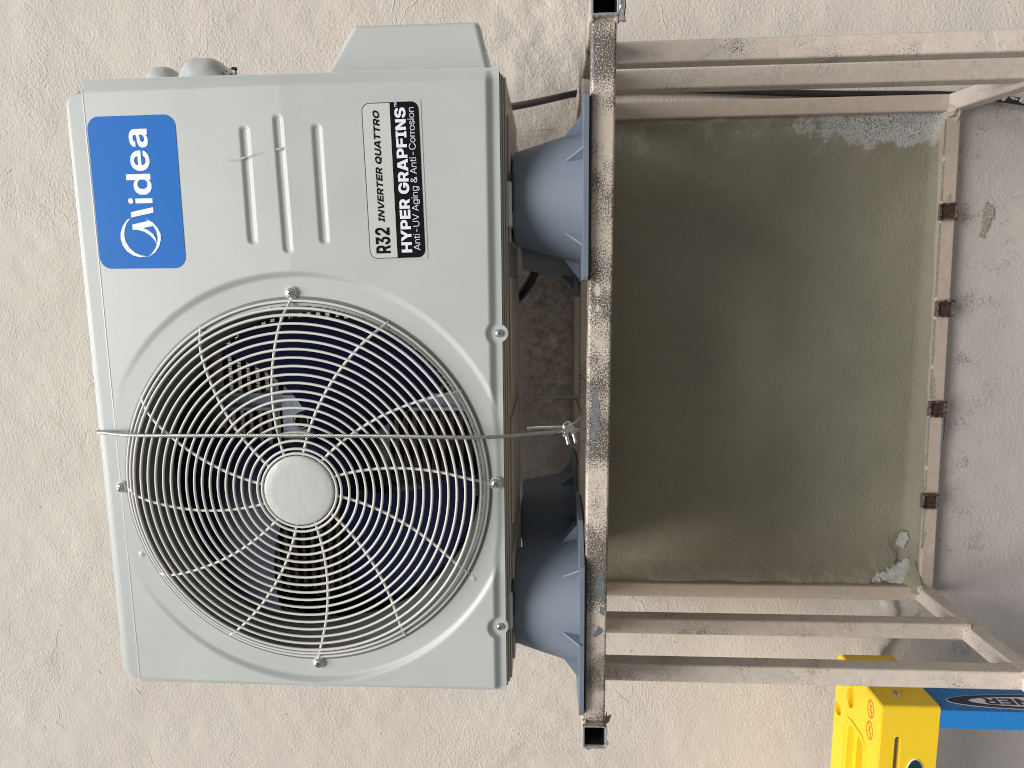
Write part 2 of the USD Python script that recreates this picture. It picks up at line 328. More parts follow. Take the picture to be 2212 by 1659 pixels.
    l = [(P, 'xyz.vector'), (P, 'mp.vector'), ('mp.vector', 'a.vector'), (P, 'c.vector'), (P, 'tw.vector'), ('tw.vector', 't.vector'),
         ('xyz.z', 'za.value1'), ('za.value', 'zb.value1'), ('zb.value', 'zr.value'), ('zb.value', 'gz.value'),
         ('a.fac', 'fa.value1'), ('c.fac', 'fc.value1'), ('t.fac', 'ft.value1'), ('zr.result', 'ftz.value'), ('ft.value', 'ftm.value1'), ('ftz.result', 'ftm.value2'),
         ('fa.value', 's1.value1'), ('fc.value', 's1.value2'), ('s1.value', 's2.value1'), ('ftm.value', 's2.value2'),
         (P, 'cw.vector'), (P, 'cm.color1'), ('cw.color', 'cm.color2'), ('cm.color', 'v.vector'), ('v.distance', 'vr.value'),
         (P, 'cn.vector'), ('cn.fac', 'cnr.value'), ('vr.result', 'vm.value1'), ('cnr.result', 'vm.value2'), ('s2.value', 's3.value1'), ('vm.value', 's3.value2'),
         (P, 'ln.vector'), ('ln.fac', 'lz.value1'), ('xyz.z', 'lc.value1'), ('lz.value', 'lc.value2'), ('xyz.x', 'xr.value'), ('lc.value', 'lm.value1'), ('xr.result', 'lm.value2'),
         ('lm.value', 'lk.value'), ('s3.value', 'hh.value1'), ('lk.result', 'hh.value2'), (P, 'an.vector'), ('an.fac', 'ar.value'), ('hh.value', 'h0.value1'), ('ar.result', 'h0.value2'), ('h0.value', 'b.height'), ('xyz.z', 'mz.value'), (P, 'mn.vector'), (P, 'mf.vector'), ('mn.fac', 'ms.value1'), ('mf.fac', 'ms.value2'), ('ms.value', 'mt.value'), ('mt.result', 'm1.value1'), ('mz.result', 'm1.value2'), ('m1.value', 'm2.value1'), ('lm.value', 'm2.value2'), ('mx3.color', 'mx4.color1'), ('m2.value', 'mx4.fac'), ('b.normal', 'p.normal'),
         (P, 'big.vector'), ('big.fac', 'cb.fac'), ('big.fac', 'lcol.fac'), ('lm.value', 'mx.fac'), ('cb.color', 'mx.color1'), ('lcol.color', 'mx.color2'),
         (P, 'sv.vector'), ('sv.distance', 'sr.value'), ('sv.position', 'sn.vector'), ('sn.value', 'st.value1'), ('sr.result', 'sm.value1'), ('st.value', 'sm.value2'),
         ('mx.color', 'mx2.color1'), ('sm.value', 'mx2.fac'),
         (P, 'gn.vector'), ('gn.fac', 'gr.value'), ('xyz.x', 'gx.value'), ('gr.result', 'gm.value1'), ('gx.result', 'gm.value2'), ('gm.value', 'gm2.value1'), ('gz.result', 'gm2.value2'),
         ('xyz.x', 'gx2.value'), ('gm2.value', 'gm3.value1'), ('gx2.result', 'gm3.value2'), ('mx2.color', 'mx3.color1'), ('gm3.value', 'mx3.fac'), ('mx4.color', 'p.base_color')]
    return mat('wall_plaster', n, l)
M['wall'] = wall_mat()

def frame_mat(name, mould, seed, base=(.60, .518, .445), pale=.5, lo=.36):
    """old pinkish-beige paint with mould specks, bare pale patches and brush relief"""
    n = {'g': ('geometry', {}), 'o': ('vector_math', {'math_type': 'add', 'vector2': (seed, seed * 1.7, seed * .3)}),
         'big': ('noise_texture', {'scale': 13.0, 'detail': 3.0, 'roughness': .55}),
         'fine': ('noise_texture', {'scale': 600.0, 'detail': 4.0, 'roughness': .7}),
         'mid': ('noise_texture', {'scale': 70.0, 'detail': 4.0, 'roughness': .65}),
         'thr': ('map_range', {'from_min': lo, 'from_max': lo + .32, 'to_min': .74 - .04 * mould, 'to_max': .74 - .26 * mould, 'clamp': True}),
         'd': ('math', {'math_type': 'subtract'}), 'k': ('map_range', {'from_min': -.01, 'from_max': .03, 'to_max': .9, 'clamp': True}),
         'r': ('rgb_ramp', {'ramp': [(.3, tuple(np.array(base) * .93)), (.7, tuple(np.array(base) * 1.07))]}),
         'pm': ('map_range', {'from_min': .66 - .05 * pale, 'from_max': .68 - .05 * pale, 'to_max': .75, 'clamp': True}),
         'pn': ('noise_texture', {'scale': 24.0, 'detail': 5.0, 'roughness': .6, 'distortion': .8}),
         'mx0': ('mix', {'mix_type': 'mix', 'color2': (.52, .495, .44)}),
         'mx': ('mix', {'mix_type': 'mix', 'color2': (.042, .037, .027)}),
         'h1': ('math', {'math_type': 'multiply', 'value2': .0012}), 'h2': ('math', {'math_type': 'multiply', 'value2': .0003}), 'h': ('math', {'math_type': 'add'}),
         'hp': ('math', {'math_type': 'multiply_add', 'value2': -.0006}),
         'b': ('bump', {'distance': 1.0, 'strength': .8}), 'p': ('principled_bsdf', {'roughness': .55})}
    l = [('g.position', 'o.vector1')] + [('o.vector', x + '.vector') for x in ('big', 'fine', 'mid', 'pn')] + [
         ('big.fac', 'thr.value'), ('fine.fac', 'd.value1'), ('thr.result', 'd.value2'), ('d.value', 'k.value'),
         ('mid.fac', 'r.fac'), ('pn.fac', 'pm.value'), ('r.color', 'mx0.color1'), ('pm.result', 'mx0.fac'), ('mx0.color', 'mx.color1'), ('k.result', 'mx.fac'), ('mx.color', 'p.base_color'),
         ('mid.fac', 'h1.value1'), ('fine.fac', 'h2.value1'), ('h1.value', 'h.value1'), ('h2.value', 'h.value2'), ('pm.result', 'hp.value1'), ('h.value', 'hp.value3'), ('hp.value', 'b.height'), ('b.normal', 'p.normal')]
    return mat(name, n, l)
M['rail_front'] = frame_mat('rail_front', 1.2, 3.1, pale=.1, lo=.26)
M['bar_a'] = frame_mat('bar_a', .82, 9.4, pale=.9)
M['bar_b'] = frame_mat('bar_b', .92, 17.2, pale=.9)
M['bar_c'] = frame_mat('bar_c', .1, 25.0, base=(.51, .42, .345), pale=.3)
M['rail_low'] = frame_mat('rail_low', .8, 31.0, base=(.60, .53, .47), pale=.6)

def patch_mat():
    """bare olive cement with white and mouldy rims"""
    n = {'g': ('geometry', {}), 'xyz': ('separate_xyz', {}),
         'nb': ('noise_texture', {'scale': 7.0, 'detail': 5.0, 'roughness': .6}), 'nf': ('noise_texture', {'scale': 240.0, 'detail': 3.0, 'roughness': .6}),
         'nm': ('noise_texture', {'scale': 30.0, 'detail': 5.0, 'roughness': .7}), 'ns': ('noise_texture', {'scale': 480.0, 'detail': 3.0, 'roughness': .7}),
         'r': ('rgb_ramp', {'ramp': [(.3, (.252, .238, .178)), (.7, (.292, .276, .210))]}),
         # white salts towards the right edge and low down
         'xe': ('map_range', {'range_type': 'smoothstep', 'from_min': .665, 'from_max': .745, 'clamp': True}),
         'ze': ('map_range', {'range_type': 'smoothstep', 'from_min': -.22, 'from_max': -.62, 'clamp': True}),
         'e': ('math', {'math_type': 'multiply'}), 'en': ('math', {'math_type': 'multiply_add', 'value2': 1.5}), 'nmo': ('math', {'math_type': 'subtract', 'value2': .5}),
         'ek': ('map_range', {'from_min': .62, 'from_max': .78, 'to_max': .8, 'clamp': True}),
         # low left corner
         'xl': ('map_range', {'range_type': 'smoothstep', 'from_min': .07, 'from_max': -.02, 'clamp': True}),
         'zl': ('map_range', {'range_type': 'smoothstep', 'from_min': -.63, 'from_max': -.71, 'clamp': True}),
         'e2': ('math', {'math_type': 'multiply', 'value1': 0.0}), 'emax': ('math', {'math_type': 'maximum'}),
         'mw': ('mix', {'mix_type': 'mix', 'color2': (.56, .56, .54)}),
         'gs': ('math', {'math_type': 'multiply'}), 'gk': ('map_range', {'from_min': .50, 'from_max': .58, 'to_max': .85, 'clamp': True}), 'gmul': ('math', {'math_type': 'multiply'}),
         'ge': ('map_range', {'from_min': .70, 'from_max': .95, 'clamp': True}),
         'mg': ('mix', {'mix_type': 'mix', 'color2': (.05, .048, .042)}),
         # pale streak near the right upright
         'sx': ('map_range', {'range_type': 'smoothstep', 'from_min': .685, 'from_max': .722, 'clamp': True}), 'sp': ('map_range', {'from_min': .50, 'from_max': .62, 'to_max': .6, 'clamp': True}), 'spm': ('math', {'math_type': 'multiply'}),
         'ms': ('mix', {'mix_type': 'mix', 'color2': (.42, .38, .32)}),
         'h1': ('math', {'math_type': 'multiply', 'value2': .0018}), 'h2': ('math', {'math_type': 'multiply', 'value2': .0016}), 'h': ('math', {'math_type': 'add'}),
         'b': ('bump', {'distance': 1.0}), 'p': ('principled_bsdf', {'roughness': .88, 'ior': 1.3})}
    P = 'g.position'
    l = [(P, 'xyz.vector')] + [(P, x + '.vector') for x in ('nb', 'nf', 'nm', 'ns')] + [('nb.fac', 'r.fac'),
         ('xyz.x', 'xe.value'), ('xyz.z', 'ze.value'), ('xe.result', 'e.value1'), ('ze.result', 'e.value2'),
         ('xyz.x', 'xl.value'), ('xyz.z', 'zl.value'), ('zl.result', 'e2.value2'), ('e.value', 'emax.value1'), ('e2.value', 'emax.value2'),
         ('nm.fac', 'nmo.value1'), ('nmo.value', 'en.value1'), ('emax.value', 'en.value3'), ('en.value', 'ek.value'), ('r.color', 'ms.color1'),
         ('xyz.x', 'sx.value'), ('nm.fac', 'sp.value'), ('sx.result', 'spm.value1'), ('sp.result', 'spm.value2'), ('spm.value', 'ms.fac'),
         ('ms.color', 'mw.color1'), ('ek.result', 'mw.fac'),
         ('ns.fac', 'gk.value'), ('en.value', 'ge.value'), ('gk.result', 'gmul.value1'), ('ge.result', 'gmul.value2'), ('mw.color', 'mg.color1'), ('gmul.value', 'mg.fac'), ('mg.color', 'p.base_color'),
         ('nf.fac', 'h1.value1'), ('nm.fac', 'h2.value1'), ('h1.value', 'h.value1'), ('h2.value', 'h.value2'), ('h.value', 'b.height'), ('b.normal', 'p.normal')]
    return mat('cement', n, l)
M['cement'] = patch_mat()

# ------------------------------------------------------------------ ground and wall
g = usdkit.mesh(stage, '/World/ground', trimesh.Trimesh([[-60, -60, -2.4], [60, -60, -2.4], [60, 2, -2.4], [-60, 2, -2.4]], [[0, 1, 2], [0, 2, 3]], process=False), M['ground'])
tag(g.GetPrim(), kind='structure')

def grid_mesh(xs, zs, yfun, keep=None):
    X, Z = np.meshgrid(xs, zs, indexing='ij'); Y = yfun(X, Z)
    v = np.stack([X, Y, Z], -1).reshape(-1, 3); n, m = X.shape
    i = np.arange(n - 1)[:, None]; j = np.arange(m - 1)[None]
    A = i * m + j; B = A + m; C = B + 1; D = A + 1
    q = np.stack([A, B, C, D], -1).reshape(-1, 4)
    if keep is not None:
        c = v[q].mean(1); q = q[keep(c[:, 0], c[:, 2])]
    f = np.vstack([q[:, [0, 1, 2]], q[:, [0, 2, 3]]])
    t = trimesh.Trimesh(v, f, process=False); t.remove_unreferenced_vertices(); return t

def sm(a, b, x):
    t = np.clip((x - a) / (b - a), 0, 1); return t * t * (3 - 2 * t)

wall = thing('wall', 'cream painted textured plaster wall behind the outdoor unit and its bracket', 'wall', (0.4, 0, -2.4))
xs = np.r_[np.linspace(-4, -.75, 14)[:-1], np.arange(-.75, 1.25, .006), np.linspace(1.25, 5, 14)]
zs = np.r_[np.linspace(-2.4, -1.05, 10)[:-1], np.arange(-1.05, 1.25, .006), np.linspace(1.25, 3.6, 12)]
def wall_y(X, Z):
    p = np.stack([X, np.zeros_like(X), Z], -1)
    y = .0045 * (fbm(p * 6, 3, 4) - .5) + .0016 * (fbm(p * 30, 3, 9) - .5)
    edge = -.665 + .05 * (fbm(p * 9, 4, 21) - .5) + .02 * (fbm(p * 40, 3, 22) - .5)
    low = sm(0, .006, edge - Z) * sm(-.025, -.16, X)
    lip = np.exp(-((Z - edge - .012) / .012) ** 2) * sm(-.03, -.08, X) * (fbm(p * 35, 3, 5) - .2)
    rough = sm(.16, .03, np.abs(Z + .05)) * sm(-.1, .1, X) * (fbm(p * 22, 4, 31) - .5) * .009
    return y + low * .014 - lip * .009 - rough
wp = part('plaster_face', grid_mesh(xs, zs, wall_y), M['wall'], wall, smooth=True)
pz = np.arange(-.70, -.098, .004); px = np.arange(-.052, .766, .004)
def patch_y(X, Z):
    p = np.stack([X, np.zeros_like(X), Z], -1)
    y = -.0085 - .003 * (fbm(p * 5, 3, 41) - .5) - .0022 * (fbm(p * 26, 4, 42) - .5)
    fil = .016 * (sm(-.672, -.70, Z) + .6 * sm(.735, .757, X) + .6 * sm(.0, -.035, X)) * (.5 + fbm(p * 24, 4, 44))
    chip = sm(.085, .03, X + (Z + .69) * .9) * (fbm(p * 28, 4, 46) > .5) * .004
    return y - fil + chip
part('cement_patch', grid_mesh(px, pz, patch_y), M['cement'], wall, smooth=True, label='bare olive grey cement panel inside the bracket')

# hairline ridges in the paint
for k, q in enumerate([
[(-0.1555, 0.8998), (-0.1687, 0.9094), (-0.1819, 0.9167), (-0.2011, 0.92), (-0.2229, 0.9319), (-0.2397, 0.9326), (-0.2516, 0.9246), (-0.2613, 0.9246)] ,
[(-0.3311, 0.9349), (-0.3445, 0.9281), (-0.3594, 0.9334), (-0.3695, 0.9376), (-0.3754, 0.9281), (-0.3865, 0.9246)] ,
[(-0.152, 0.843), (-0.1434, 0.826), (-0.1396, 0.8073), (-0.134, 0.7874)] ,
[(-0.4135, 0.7577), (-0.4283, 0.752), (-0.4456, 0.7477), (-0.4606, 0.7444)] ,
[(-0.3716, 0.968), (-0.3802, 0.9642), (-0.3876, 0.9615)] ,
[(-0.2471, 0.8368), (-0.2567, 0.8355), (-0.2618, 0.8291)] ,
[(-0.2863, 0.7654), (-0.2946, 0.7616), (-0.3041, 0.7532)] ,
[(0.9457, -0.213), (0.9369, -0.2177), (0.9373, -0.234), (0.926, -0.2379), (0.9122, -0.24), (0.9016, -0.2476), (0.8901, -0.2542)] ,
[(-0.2521, -0.1647), (-0.268, -0.1755), (-0.2838, -0.1905), (-0.2973, -0.2077), (-0.3132, -0.2207)] ,
[(-0.2961, -0.3301), (-0.3099, -0.3368), (-0.3235, -0.3478)] ,
[(0.6618, -0.7694), (0.6445, -0.7738), (0.6234, -0.7709), (0.6119, -0.769)] ,
[(0.6938, 0.9128), (0.7009, 0.904), (0.7061, 0.8955)] ,
]):
    P = spline([(x, 0, z) for x, z in q], 40)
    P = P + (fbm(P * 160, 3, k) - .5)[:, None] * np.array([.004, 0, .004])
    P[:, 1] = wall_y(P[:, 0], P[:, 2]) + .0003
    part('paint_ridge', sweep(P, .0004 + .0011 * np.sin(np.linspace(.05, PI - .05, 40)) * fbm(P * 70, 2, k + 5), 6), M['wall'], wall, smooth=True)

# ------------------------------------------------------------------ steel bracket: cut-down window cage
cage = thing('steel_bracket', 'rusty pinkish beige steel tube bracket carrying the outdoor unit', 'bracket', (.363, 0, -.727))
part('front_rail', tube((-.040, -.4065, -.1078), (.7655, -.4065, -.1128), .027, .0262), M['rail_front'], cage, label='front cross rail speckled with black mould and peeling paint')
part('cross_rail', tube((-.040, -.205, -.1085), (.7655, -.205, -.1120), .027, .0262), M['bar_b'], cage)
part('wall_rail', tube((-.040, -.0145, -.1085), (.757, -.0145, -.1120), .027, .0262), M['bar_c'], cage)
for s, x, z in ((-1, -.0548, -.1083), (1, .7800, -.1128)):
    sr = part('side_rail', tube((x, -.426 if s < 0 else -.429, z), (x, -.001, z), .0292, .0285, wall=.0019, r=.003), M['rail_front' if s > 0 else 'bar_b'], cage)
    # bright saw-cut rim and torn burrs at the open front end
    yf = -.4268 if s < 0 else -.4298
    rim = rrect(.0296, .0289, .003, n=4).difference(rrect(.0262, .0255, .0018, n=3))
    part('cut_rim', xz_plate(affinity.translate(rim, x, z), yf, .0025), M['raw_steel'], sr)
    part('tube_inside', tube((x, yf + .004, z), (x, -.02, z), .0252, .0245, wall=.0006, r=.002), M['tube_inside'], sr)
    shards = []
    for k in range(16):
        e = rnd.choice((0, 1, 2, 3)) if k > 5 else 1
        t = rnd.uniform(-.013, .013); L = rnd.uniform(.002, .0065)
        base = {0: (t, .0142, 0, 1), 1: (t, -.0142, 0, -1), 2: (.0146, t, 1, 0), 3: (-.0146, t, -1, 0)}[e]
        if e == 1: L *= 1.3
        b = np.array([x + base[0], yf, z + base[1]]); o = np.array([base[2], 0, base[3]], float); tt = np.array([base[3], 0, base[2]], float)
        w = rnd.uniform(.0015, .005)
        tip = b + o * L * rnd.uniform(.1, .8) + np.array([0, rnd.uniform(-.004, .006), 0])
        P = np.array([b + tt * w, b - tt * w, tip, b + tt * w + [0, .004, 0], b - tt * w + [0, .003, 0]])
        try: shards.append(trimesh.convex.convex_hull(P))
        except Exception: pass
    part('burr', cat_(shards), M['raw_steel'], sr)
    if s > 0:
        fl = Polygon([(x - .0215, z - .0205), (x - .0150, z - .0190), (x - .0045, z - .0205), (x + .006, z - .0185), (x + .013, z - .0165), (x + .0135, z - .0138), (x - .0135, z - .0138), (x - .0205, z - .0150)])
        part('burr', xz_plate(fl, yf + .0005, .003), M['raw_steel'], sr)
        part('burr', xz_plate(affinity.translate(fl.buffer(-.0012), -.001, -.0022), yf + .0012, .003), M['rust'], sr)
    else:
        fl = Polygon([(x + .0145, z - .010), (x + .020, z - .0175), (x + .029, z - .0195), (x + .026, z - .0150), (x + .033, z - .0142), (x + .0155, z - .0140)])
        part('burr', xz_plate(fl, yf + .0015, .002), M['rust'], sr)
# uprights: two sides, three depths
for x, yf, zb, mt in ((-.0535, -.2905, -.74, 'bar_a'), (-.0535, -.1595, -.705, 'bar_b'), (-.0545, -.0265, -.70, 'bar_c'),
                      (.7795, -.2735, -.74, 'bar_a'), (.7775, -.1665, -.715, 'bar_a'), (.7705, -.0265, -.70, 'bar_c')):
    part('upright', tube((x, yf + .0130, -.1215), (x, yf + .0130, zb), .0265, .0262, up=(0, 1, 0)), M[mt], cage)
part('lower_side_rail', tube((-.0535, -.001, -.7118), (-.0535, -.345, -.7118), .027, .0262), M['rail_low'], cage)
part('lower_side_rail', tube((.7705, -.001, -.6945), (.7715, -.345, -.772), .027, .0262), M['rail_low'], cage)
lr = part('lower_wall_rail', tube((-.040, -.0145, -.7135), (.757, -.0145, -.6945), .027, .0245), M['bar_c'], cage)
# sawn-off bars on the lower rail, open and rusty
for x0, x1, z0, z1 in ((.5867, .6153, -.7098, -.6815), (.430, .4615, -.7163, -.6881), (.2656, .2912, -.7163, -.691), (.1035, .132, -.7195, -.6885)):
    cx, cz = (x0 + x1) / 2, (z0 + z1) / 2; L = rnd.uniform(.006, .012)
    st = part('bar_stub', tube((cx, -.0285 - L, cz), (cx, -.0275, cz), .0262, .0262, wall=.0021, r=.0025), M['rust_rim'], cage, label='sawn-off square bar end, open and rusty inside')
    part('rust_inside', box(cx - .0112, cx + .0112, -.0285, -.0315, cz - .0112, cz + .0112), M['rust'], st)
    sh = []
    for k in range(22):
        a = rnd.uniform(0, 2 * PI); b = np.array([cx + .0125 * np.clip(1.4 * math.cos(a), -1, 1), -.0285 - L, cz + .0125 * np.clip(1.4 * math.sin(a), -1, 1)])
        sh.append(weld(b, rnd.uniform(.0008, .0021), k))
    part('slag', cat_(sh), M['rust'], st)
# cement left on the lower rail in ragged sheets
for k, (xa, xb) in enumerate(((.030, .101), (.134, .170), (.178, .263), (.294, .345), (.352, .428), (.464, .584), (.618, .680), (.688, .745))):
    xx = np.linspace(xa, xb, 60)
    zt = -.7135 + (xx + .04) * .0238 + .0129
    dp = .0035 + .052 * np.clip(fbm(np.stack([xx * 38, 0 * xx + k * 3.3, 0 * xx], -1), 5, 51 + k) - .30, 0, .36) * np.sin(np.linspace(.15, PI - .15, 60)) ** .5
    P = Polygon(list(zip(xx, zt)) + list(zip(xx[::-1], (zt - dp)[::-1]))).buffer(0)
    part('cement_smear', xz_plate(P, -.0279 - .0003 * rnd.random(), .0008), M['grit'], lr)
# weld beads
ws = [((-.041, -.166, -.701), .007), ((-.041, -.295, -.701), .007), ((.764, -.170, -.722), .008), ((.757, -.030, -.690), .009), ((-.041, -.03, -.701), .008),
      ((.7655, -.420, -.0995), .004), ((-.0395, -.42, -.096), .004), ((.7655, -.419, -.126), .005), ((.766, -.276, -.126), .005), ((.7665, -.17, -.7185), .006)]
for k, (c, r) in enumerate(ws): part('weld_bead', weld(c, r, k + 3), M['weld'], cage, smooth=True)
# flaked paint
def chip(poly, y, mt, name='paint_chip', jag=.0008, th=.0005):
    P = Polygon(poly).buffer(0).segmentize(.0016); c = np.array(P.exterior.coords)[:-1]
    q = np.stack([c[:, 0], np.full(len(c), y), c[:, 1]], -1)
    d = np.stack([fbm(q * 420, 2, 1) - .5, fbm(q * 420, 2, 2) - .5], -1) * jag * 3
    P = Polygon(c + d).buffer(0)
    if P.geom_type != 'Polygon': P = max(P.geoms, key=lambda a: a.area)
    part(name, xz_plate(P, y, th), M[mt], cage)
YR = -.4203
for P in ([(.3737, -.103), (.3654, -.1064), (.3584, -.1106), (.3473, -.1114), (.3361, -.1101), (.3291, -.1129), (.3207, -.1075), (.3136, -.1082), (.3136, -.1027), (.3235, -.1016), (.3305, -.1053), (.3389, -.1046), (.3501, -.1025), (.3612, -.1021)],
          [(.1533, -.1164), (.1392, -.1184), (.123, -.1186), (.1179, -.1158), (.1249, -.1081), (.1309, -.1071), (.1431, -.1089)],
          [(.1107, -.1139), (.1098, -.1187), (.0995, -.1179), (.1025, -.113)],
          [(.0861, -.1122), (.081, -.118), (.0779, -.1171), (.0715, -.1085), (.0735, -.1056)],
          [(.1227, -.1037), (.1238, -.1081), (.1192, -.1087), (.1187, -.1049)]):
    chip(P, YR, 'peel')
chip([(.757, -.1013), (.7337, -.1025), (.712, -.1025), (.7066, -.1013), (.7094, -.1002), (.7302, -.1004), (.7463, -.1008)], YR, 'raw_steel')
chip([(.764, -.102), (.764, -.108), (.7585, -.105), (.752, -.1045), (.7585, -.1032), (.756, -.1025)], YR - .0002, 'raw_steel')
chip([(.635, -.109), (.628, -.1125), (.618, -.1135), (.612, -.1115), (.616, -.1085), (.626, -.107)], YR, 'pale_chip')
chip([(.492, -.1065), (.487, -.1105), (.479, -.111), (.476, -.1075), (.483, -.1045)], YR, 'pale_chip')
chip([(.470, -.107), (.465, -.1105), (.459, -.109), (.461, -.106)], YR, 'pale_chip')
for P in ([(.2645, -.7075), (.2645, -.7190), (.2326, -.7200), (.2024, -.7178), (.2286, -.7150), (.2366, -.7060), (.2245, -.7030), (.1881, -.7040), (.2405, -.6995)], [(.0894, -.7010), (.0957, -.7085), (.0895, -.7120), (.0727, -.7035)]):
    chip(P, -.0279, 'peel')
chip([(.262, -.7195), (.262, -.7215), (.225, -.7218), (.224, -.7205)], -.0281, 'recess_dark')
for P in ([(-.0505, -.5683), (-.0459, -.5859), (-.0442, -.6067), (-.0518, -.6095), (-.0555, -.6024), (-.0517, -.5884), (-.055, -.574)],
          [(-.0512, -.3412), (-.0445, -.3641), (-.0437, -.3872), (-.0548, -.4016), (-.0617, -.3974), (-.0617, -.3618)],
          [(-.0449, -.1799), (-.0432, -.2004), (-.0492, -.2147), (-.0553, -.2101), (-.0533, -.188)]):
    chip(P, -.2908, 'pale_chip')

# broken white plaster in the low left corner of the cement panel, and a grey smear on the wall below
def wall_chip(poly, y, mt, th=.003, jag=.0036):
    global cage
    keep = cage; cage = wall; chip(poly, y, mt, name='plaster_chip', jag=jag, th=th); cage = keep
wall_chip([(.0436, -.6648), (.0543, -.6709), (.0544, -.6817), (.0438, -.6845), (.0268, -.6767), (.0329, -.6625)], -.0158, 'white_plaster')
wall_chip([(-.0393, -.6137), (-.0258, -.6287), (-.0146, -.6519), (-.0036, -.6671), (.0096, -.684), (-.0141, -.6937), (-.0379, -.6925), (-.0394, -.6618), (-.0321, -.6451), (-.0382, -.6298)], -.0170, 'white_plaster', th=.006)
wall_chip([(.6162, -.774), (.6086, -.7857), (.5963, -.7844), (.5863, -.7804), (.5602, -.7716), (.564, -.7676), (.5765, -.7703), (.5865, -.7693), (.6032, -.7700)], -.0036, 'grit', th=.004)

# ------------------------------------------------------------------ plastic stands under the unit
def stand(label, cx, cy, zt, zb, rt, rb, flange, fins, rot=0.0):
    t = thing('cone_stand', label, 'stand', (cx, cy, zb - .0055))
    prof = [(0.0005, zt - .006), (rt * .86, zt - .006), (rt * .88, zt), (rt * .975, zt), (rt, zt - .0022), (rb, zb), (rb * .92, zb)]
    part('cone', revolve([(r, z) for r, z in prof], (cx, cy, 0), 'z', 72), M['cone_grey'], t, smooth=30)
    P = Polygon(flange); P = affinity.rotate(P, rot, origin=(0, 0))
    F = extrude(P, .0052); F.vertices = F.vertices + np.array([cx, cy, zb - .0052])
    part('flange', F, M['cone_grey'], t, smooth=20)
    pad = extrude(P.buffer(-.004), .0026); pad.vertices = pad.vertices + np.array([cx, cy, zb - .0052 - .0029])
    part('rubber_pad', pad, M['rubber'], t, smooth=20)
    for a in fins:
        a = math.radians(a); d = np.array([math.sin(a), -math.cos(a)]); s = np.array([d[1], -d[0]])
        h = .0185; rr = rb - (rb - rt) * (h / (zt - zb)) ; ro = rb + .019
        tri = [(rr - .003, zb + h), (rr + .0012, zb + h), (ro, zb + .0002), (rb - .004, zb + .0002)]
        v = [(cx + d[0] * r + s[0] * e, cy + d[1] * r + s[1] * e, z) for e in (-.0011, .0011) for r, z in tri]
        part('gusset', trimesh.convex.convex_hull(np.array(v)), M['cone_edge'], t, smooth=20)
    return t
sq = lambda h, c: [(-h + c, -h), (h - c, -h), (h, -h + c), (h, h - c), (h - c, h), (-h + c, h), (-h, h - c), (-h, -h + c)]
stand('grey plastic cone stand under the right front foot, nearest the black and white sticker', .593, -.332, -.0125, -.0915, .0555, .0775, sq(.0985, .004), (-88, -38, 27, 66, 110, 160, 205, 250))
stand('grey plastic cone stand under the left front foot, below the fan grille', .0815, -.332, -.0090, -.0895, .0605, .0835,
      [(-.102, -.098), (.082, -.098), (.124, -.056), (.124, .060), (.086, .098), (-.086, .098), (-.118, .060), (-.118, -.080)], (-80, -46, -8, 42, 84, 130, 180, 225))
stand('grey plastic cone stand in shadow at the back left of the unit', .115, -.118, -.0105, -.0915, .060, .0735, sq(.098, .03), (-70, -25, 20, 65, 110, 155, 200, 245))
stand('grey plastic cone stand mostly hidden behind the front right cone', .572, -.112, -.0125, -.0915, .0565, .0775, sq(.0985, .004), (-70, -25, 20, 65, 110, 155, 200, 245))

# ------------------------------------------------------------------ the outdoor unit
W, H, YF, YB = .72, .461, -.42, -.155
FX, FZ = .2585, .2335
ac = thing('air_conditioner_unit', 'white outdoor air conditioner unit with round fan grille and blue logo sticker', 'air conditioner', (.36, -.29, -.012))
ZM = .2345
def seg_d(x, z, a, b):
    a, b = np.array(a), np.array(b); d = b - a; t = np.clip(((x - a[0]) * d[0] + (z - a[1]) * d[1]) / (d @ d), 0, 1)
    return np.hypot(x - a[0] - t * d[0], z - a[1] - t * d[1])
GROOVES = (((.5435, .2768), (.6595, .2779)), ((.5330, .2365), (.6700, .2396)), ((.5425, .1950), (.6595, .1972)))
BOSS = ((.4363, .0022), (.0833, .0058))
def panel_h(x, z, grooves=True):
    """how far the pressed front panel stands forward of its flange, in metres"""
    v = np.where(z >= ZM, .0022 + .0074 * (H - z) / (H - ZM), .0050 + .0046 * z / ZM)
    v = v * np.clip((W - .0008 - x) / .0135, 0, 1) * np.clip((x - .0005) / .006, 0, 1)
    # pressed ring round the fan
    d = np.hypot(x - FX, z - FZ)
    k = sm(.2420, .2500, d); v = .0024 * (1 - k) + v * k
    # bevel down to the bottom flange
    dip = .0055 * np.exp(-(((x - FX) / .085) ** 4))
    z0 = .0053 - dip; v = v * sm(0, 1, (z - z0) / .0085)
    for bx, bz in BOSS: v = v * sm(.0090, .0155, np.hypot(x - bx, z - bz))
    if grooves:
        for a, b in GROOVES: v = v - .0026 * (1 - sm(.0022, .0060, seg_d(x, z, a, b)))
        # small pressed dimples beside the ring
        for a in (113, 240): v = v + .0014 * (1 - sm(.001, .0040, np.hypot(x - FX - .2275 * math.cos(math.radians(a)), z - FZ - .2275 * math.sin(math.radians(a)))))
    return v
gx = np.unique(np.r_[np.arange(0, W, .0014), W - .0008, W, .0005]); gz = np.unique(np.r_[np.arange(-.0012, H, .0014), H])
RH = .2135
pan = grid_mesh(gx, gz, lambda X, Z: YF - panel_h(X, Z), keep=lambda x, z: np.hypot(x - FX, z - FZ) > RH - .003)
fp = part('front_panel', pan, M['unit_paint'], ac, smooth=True)
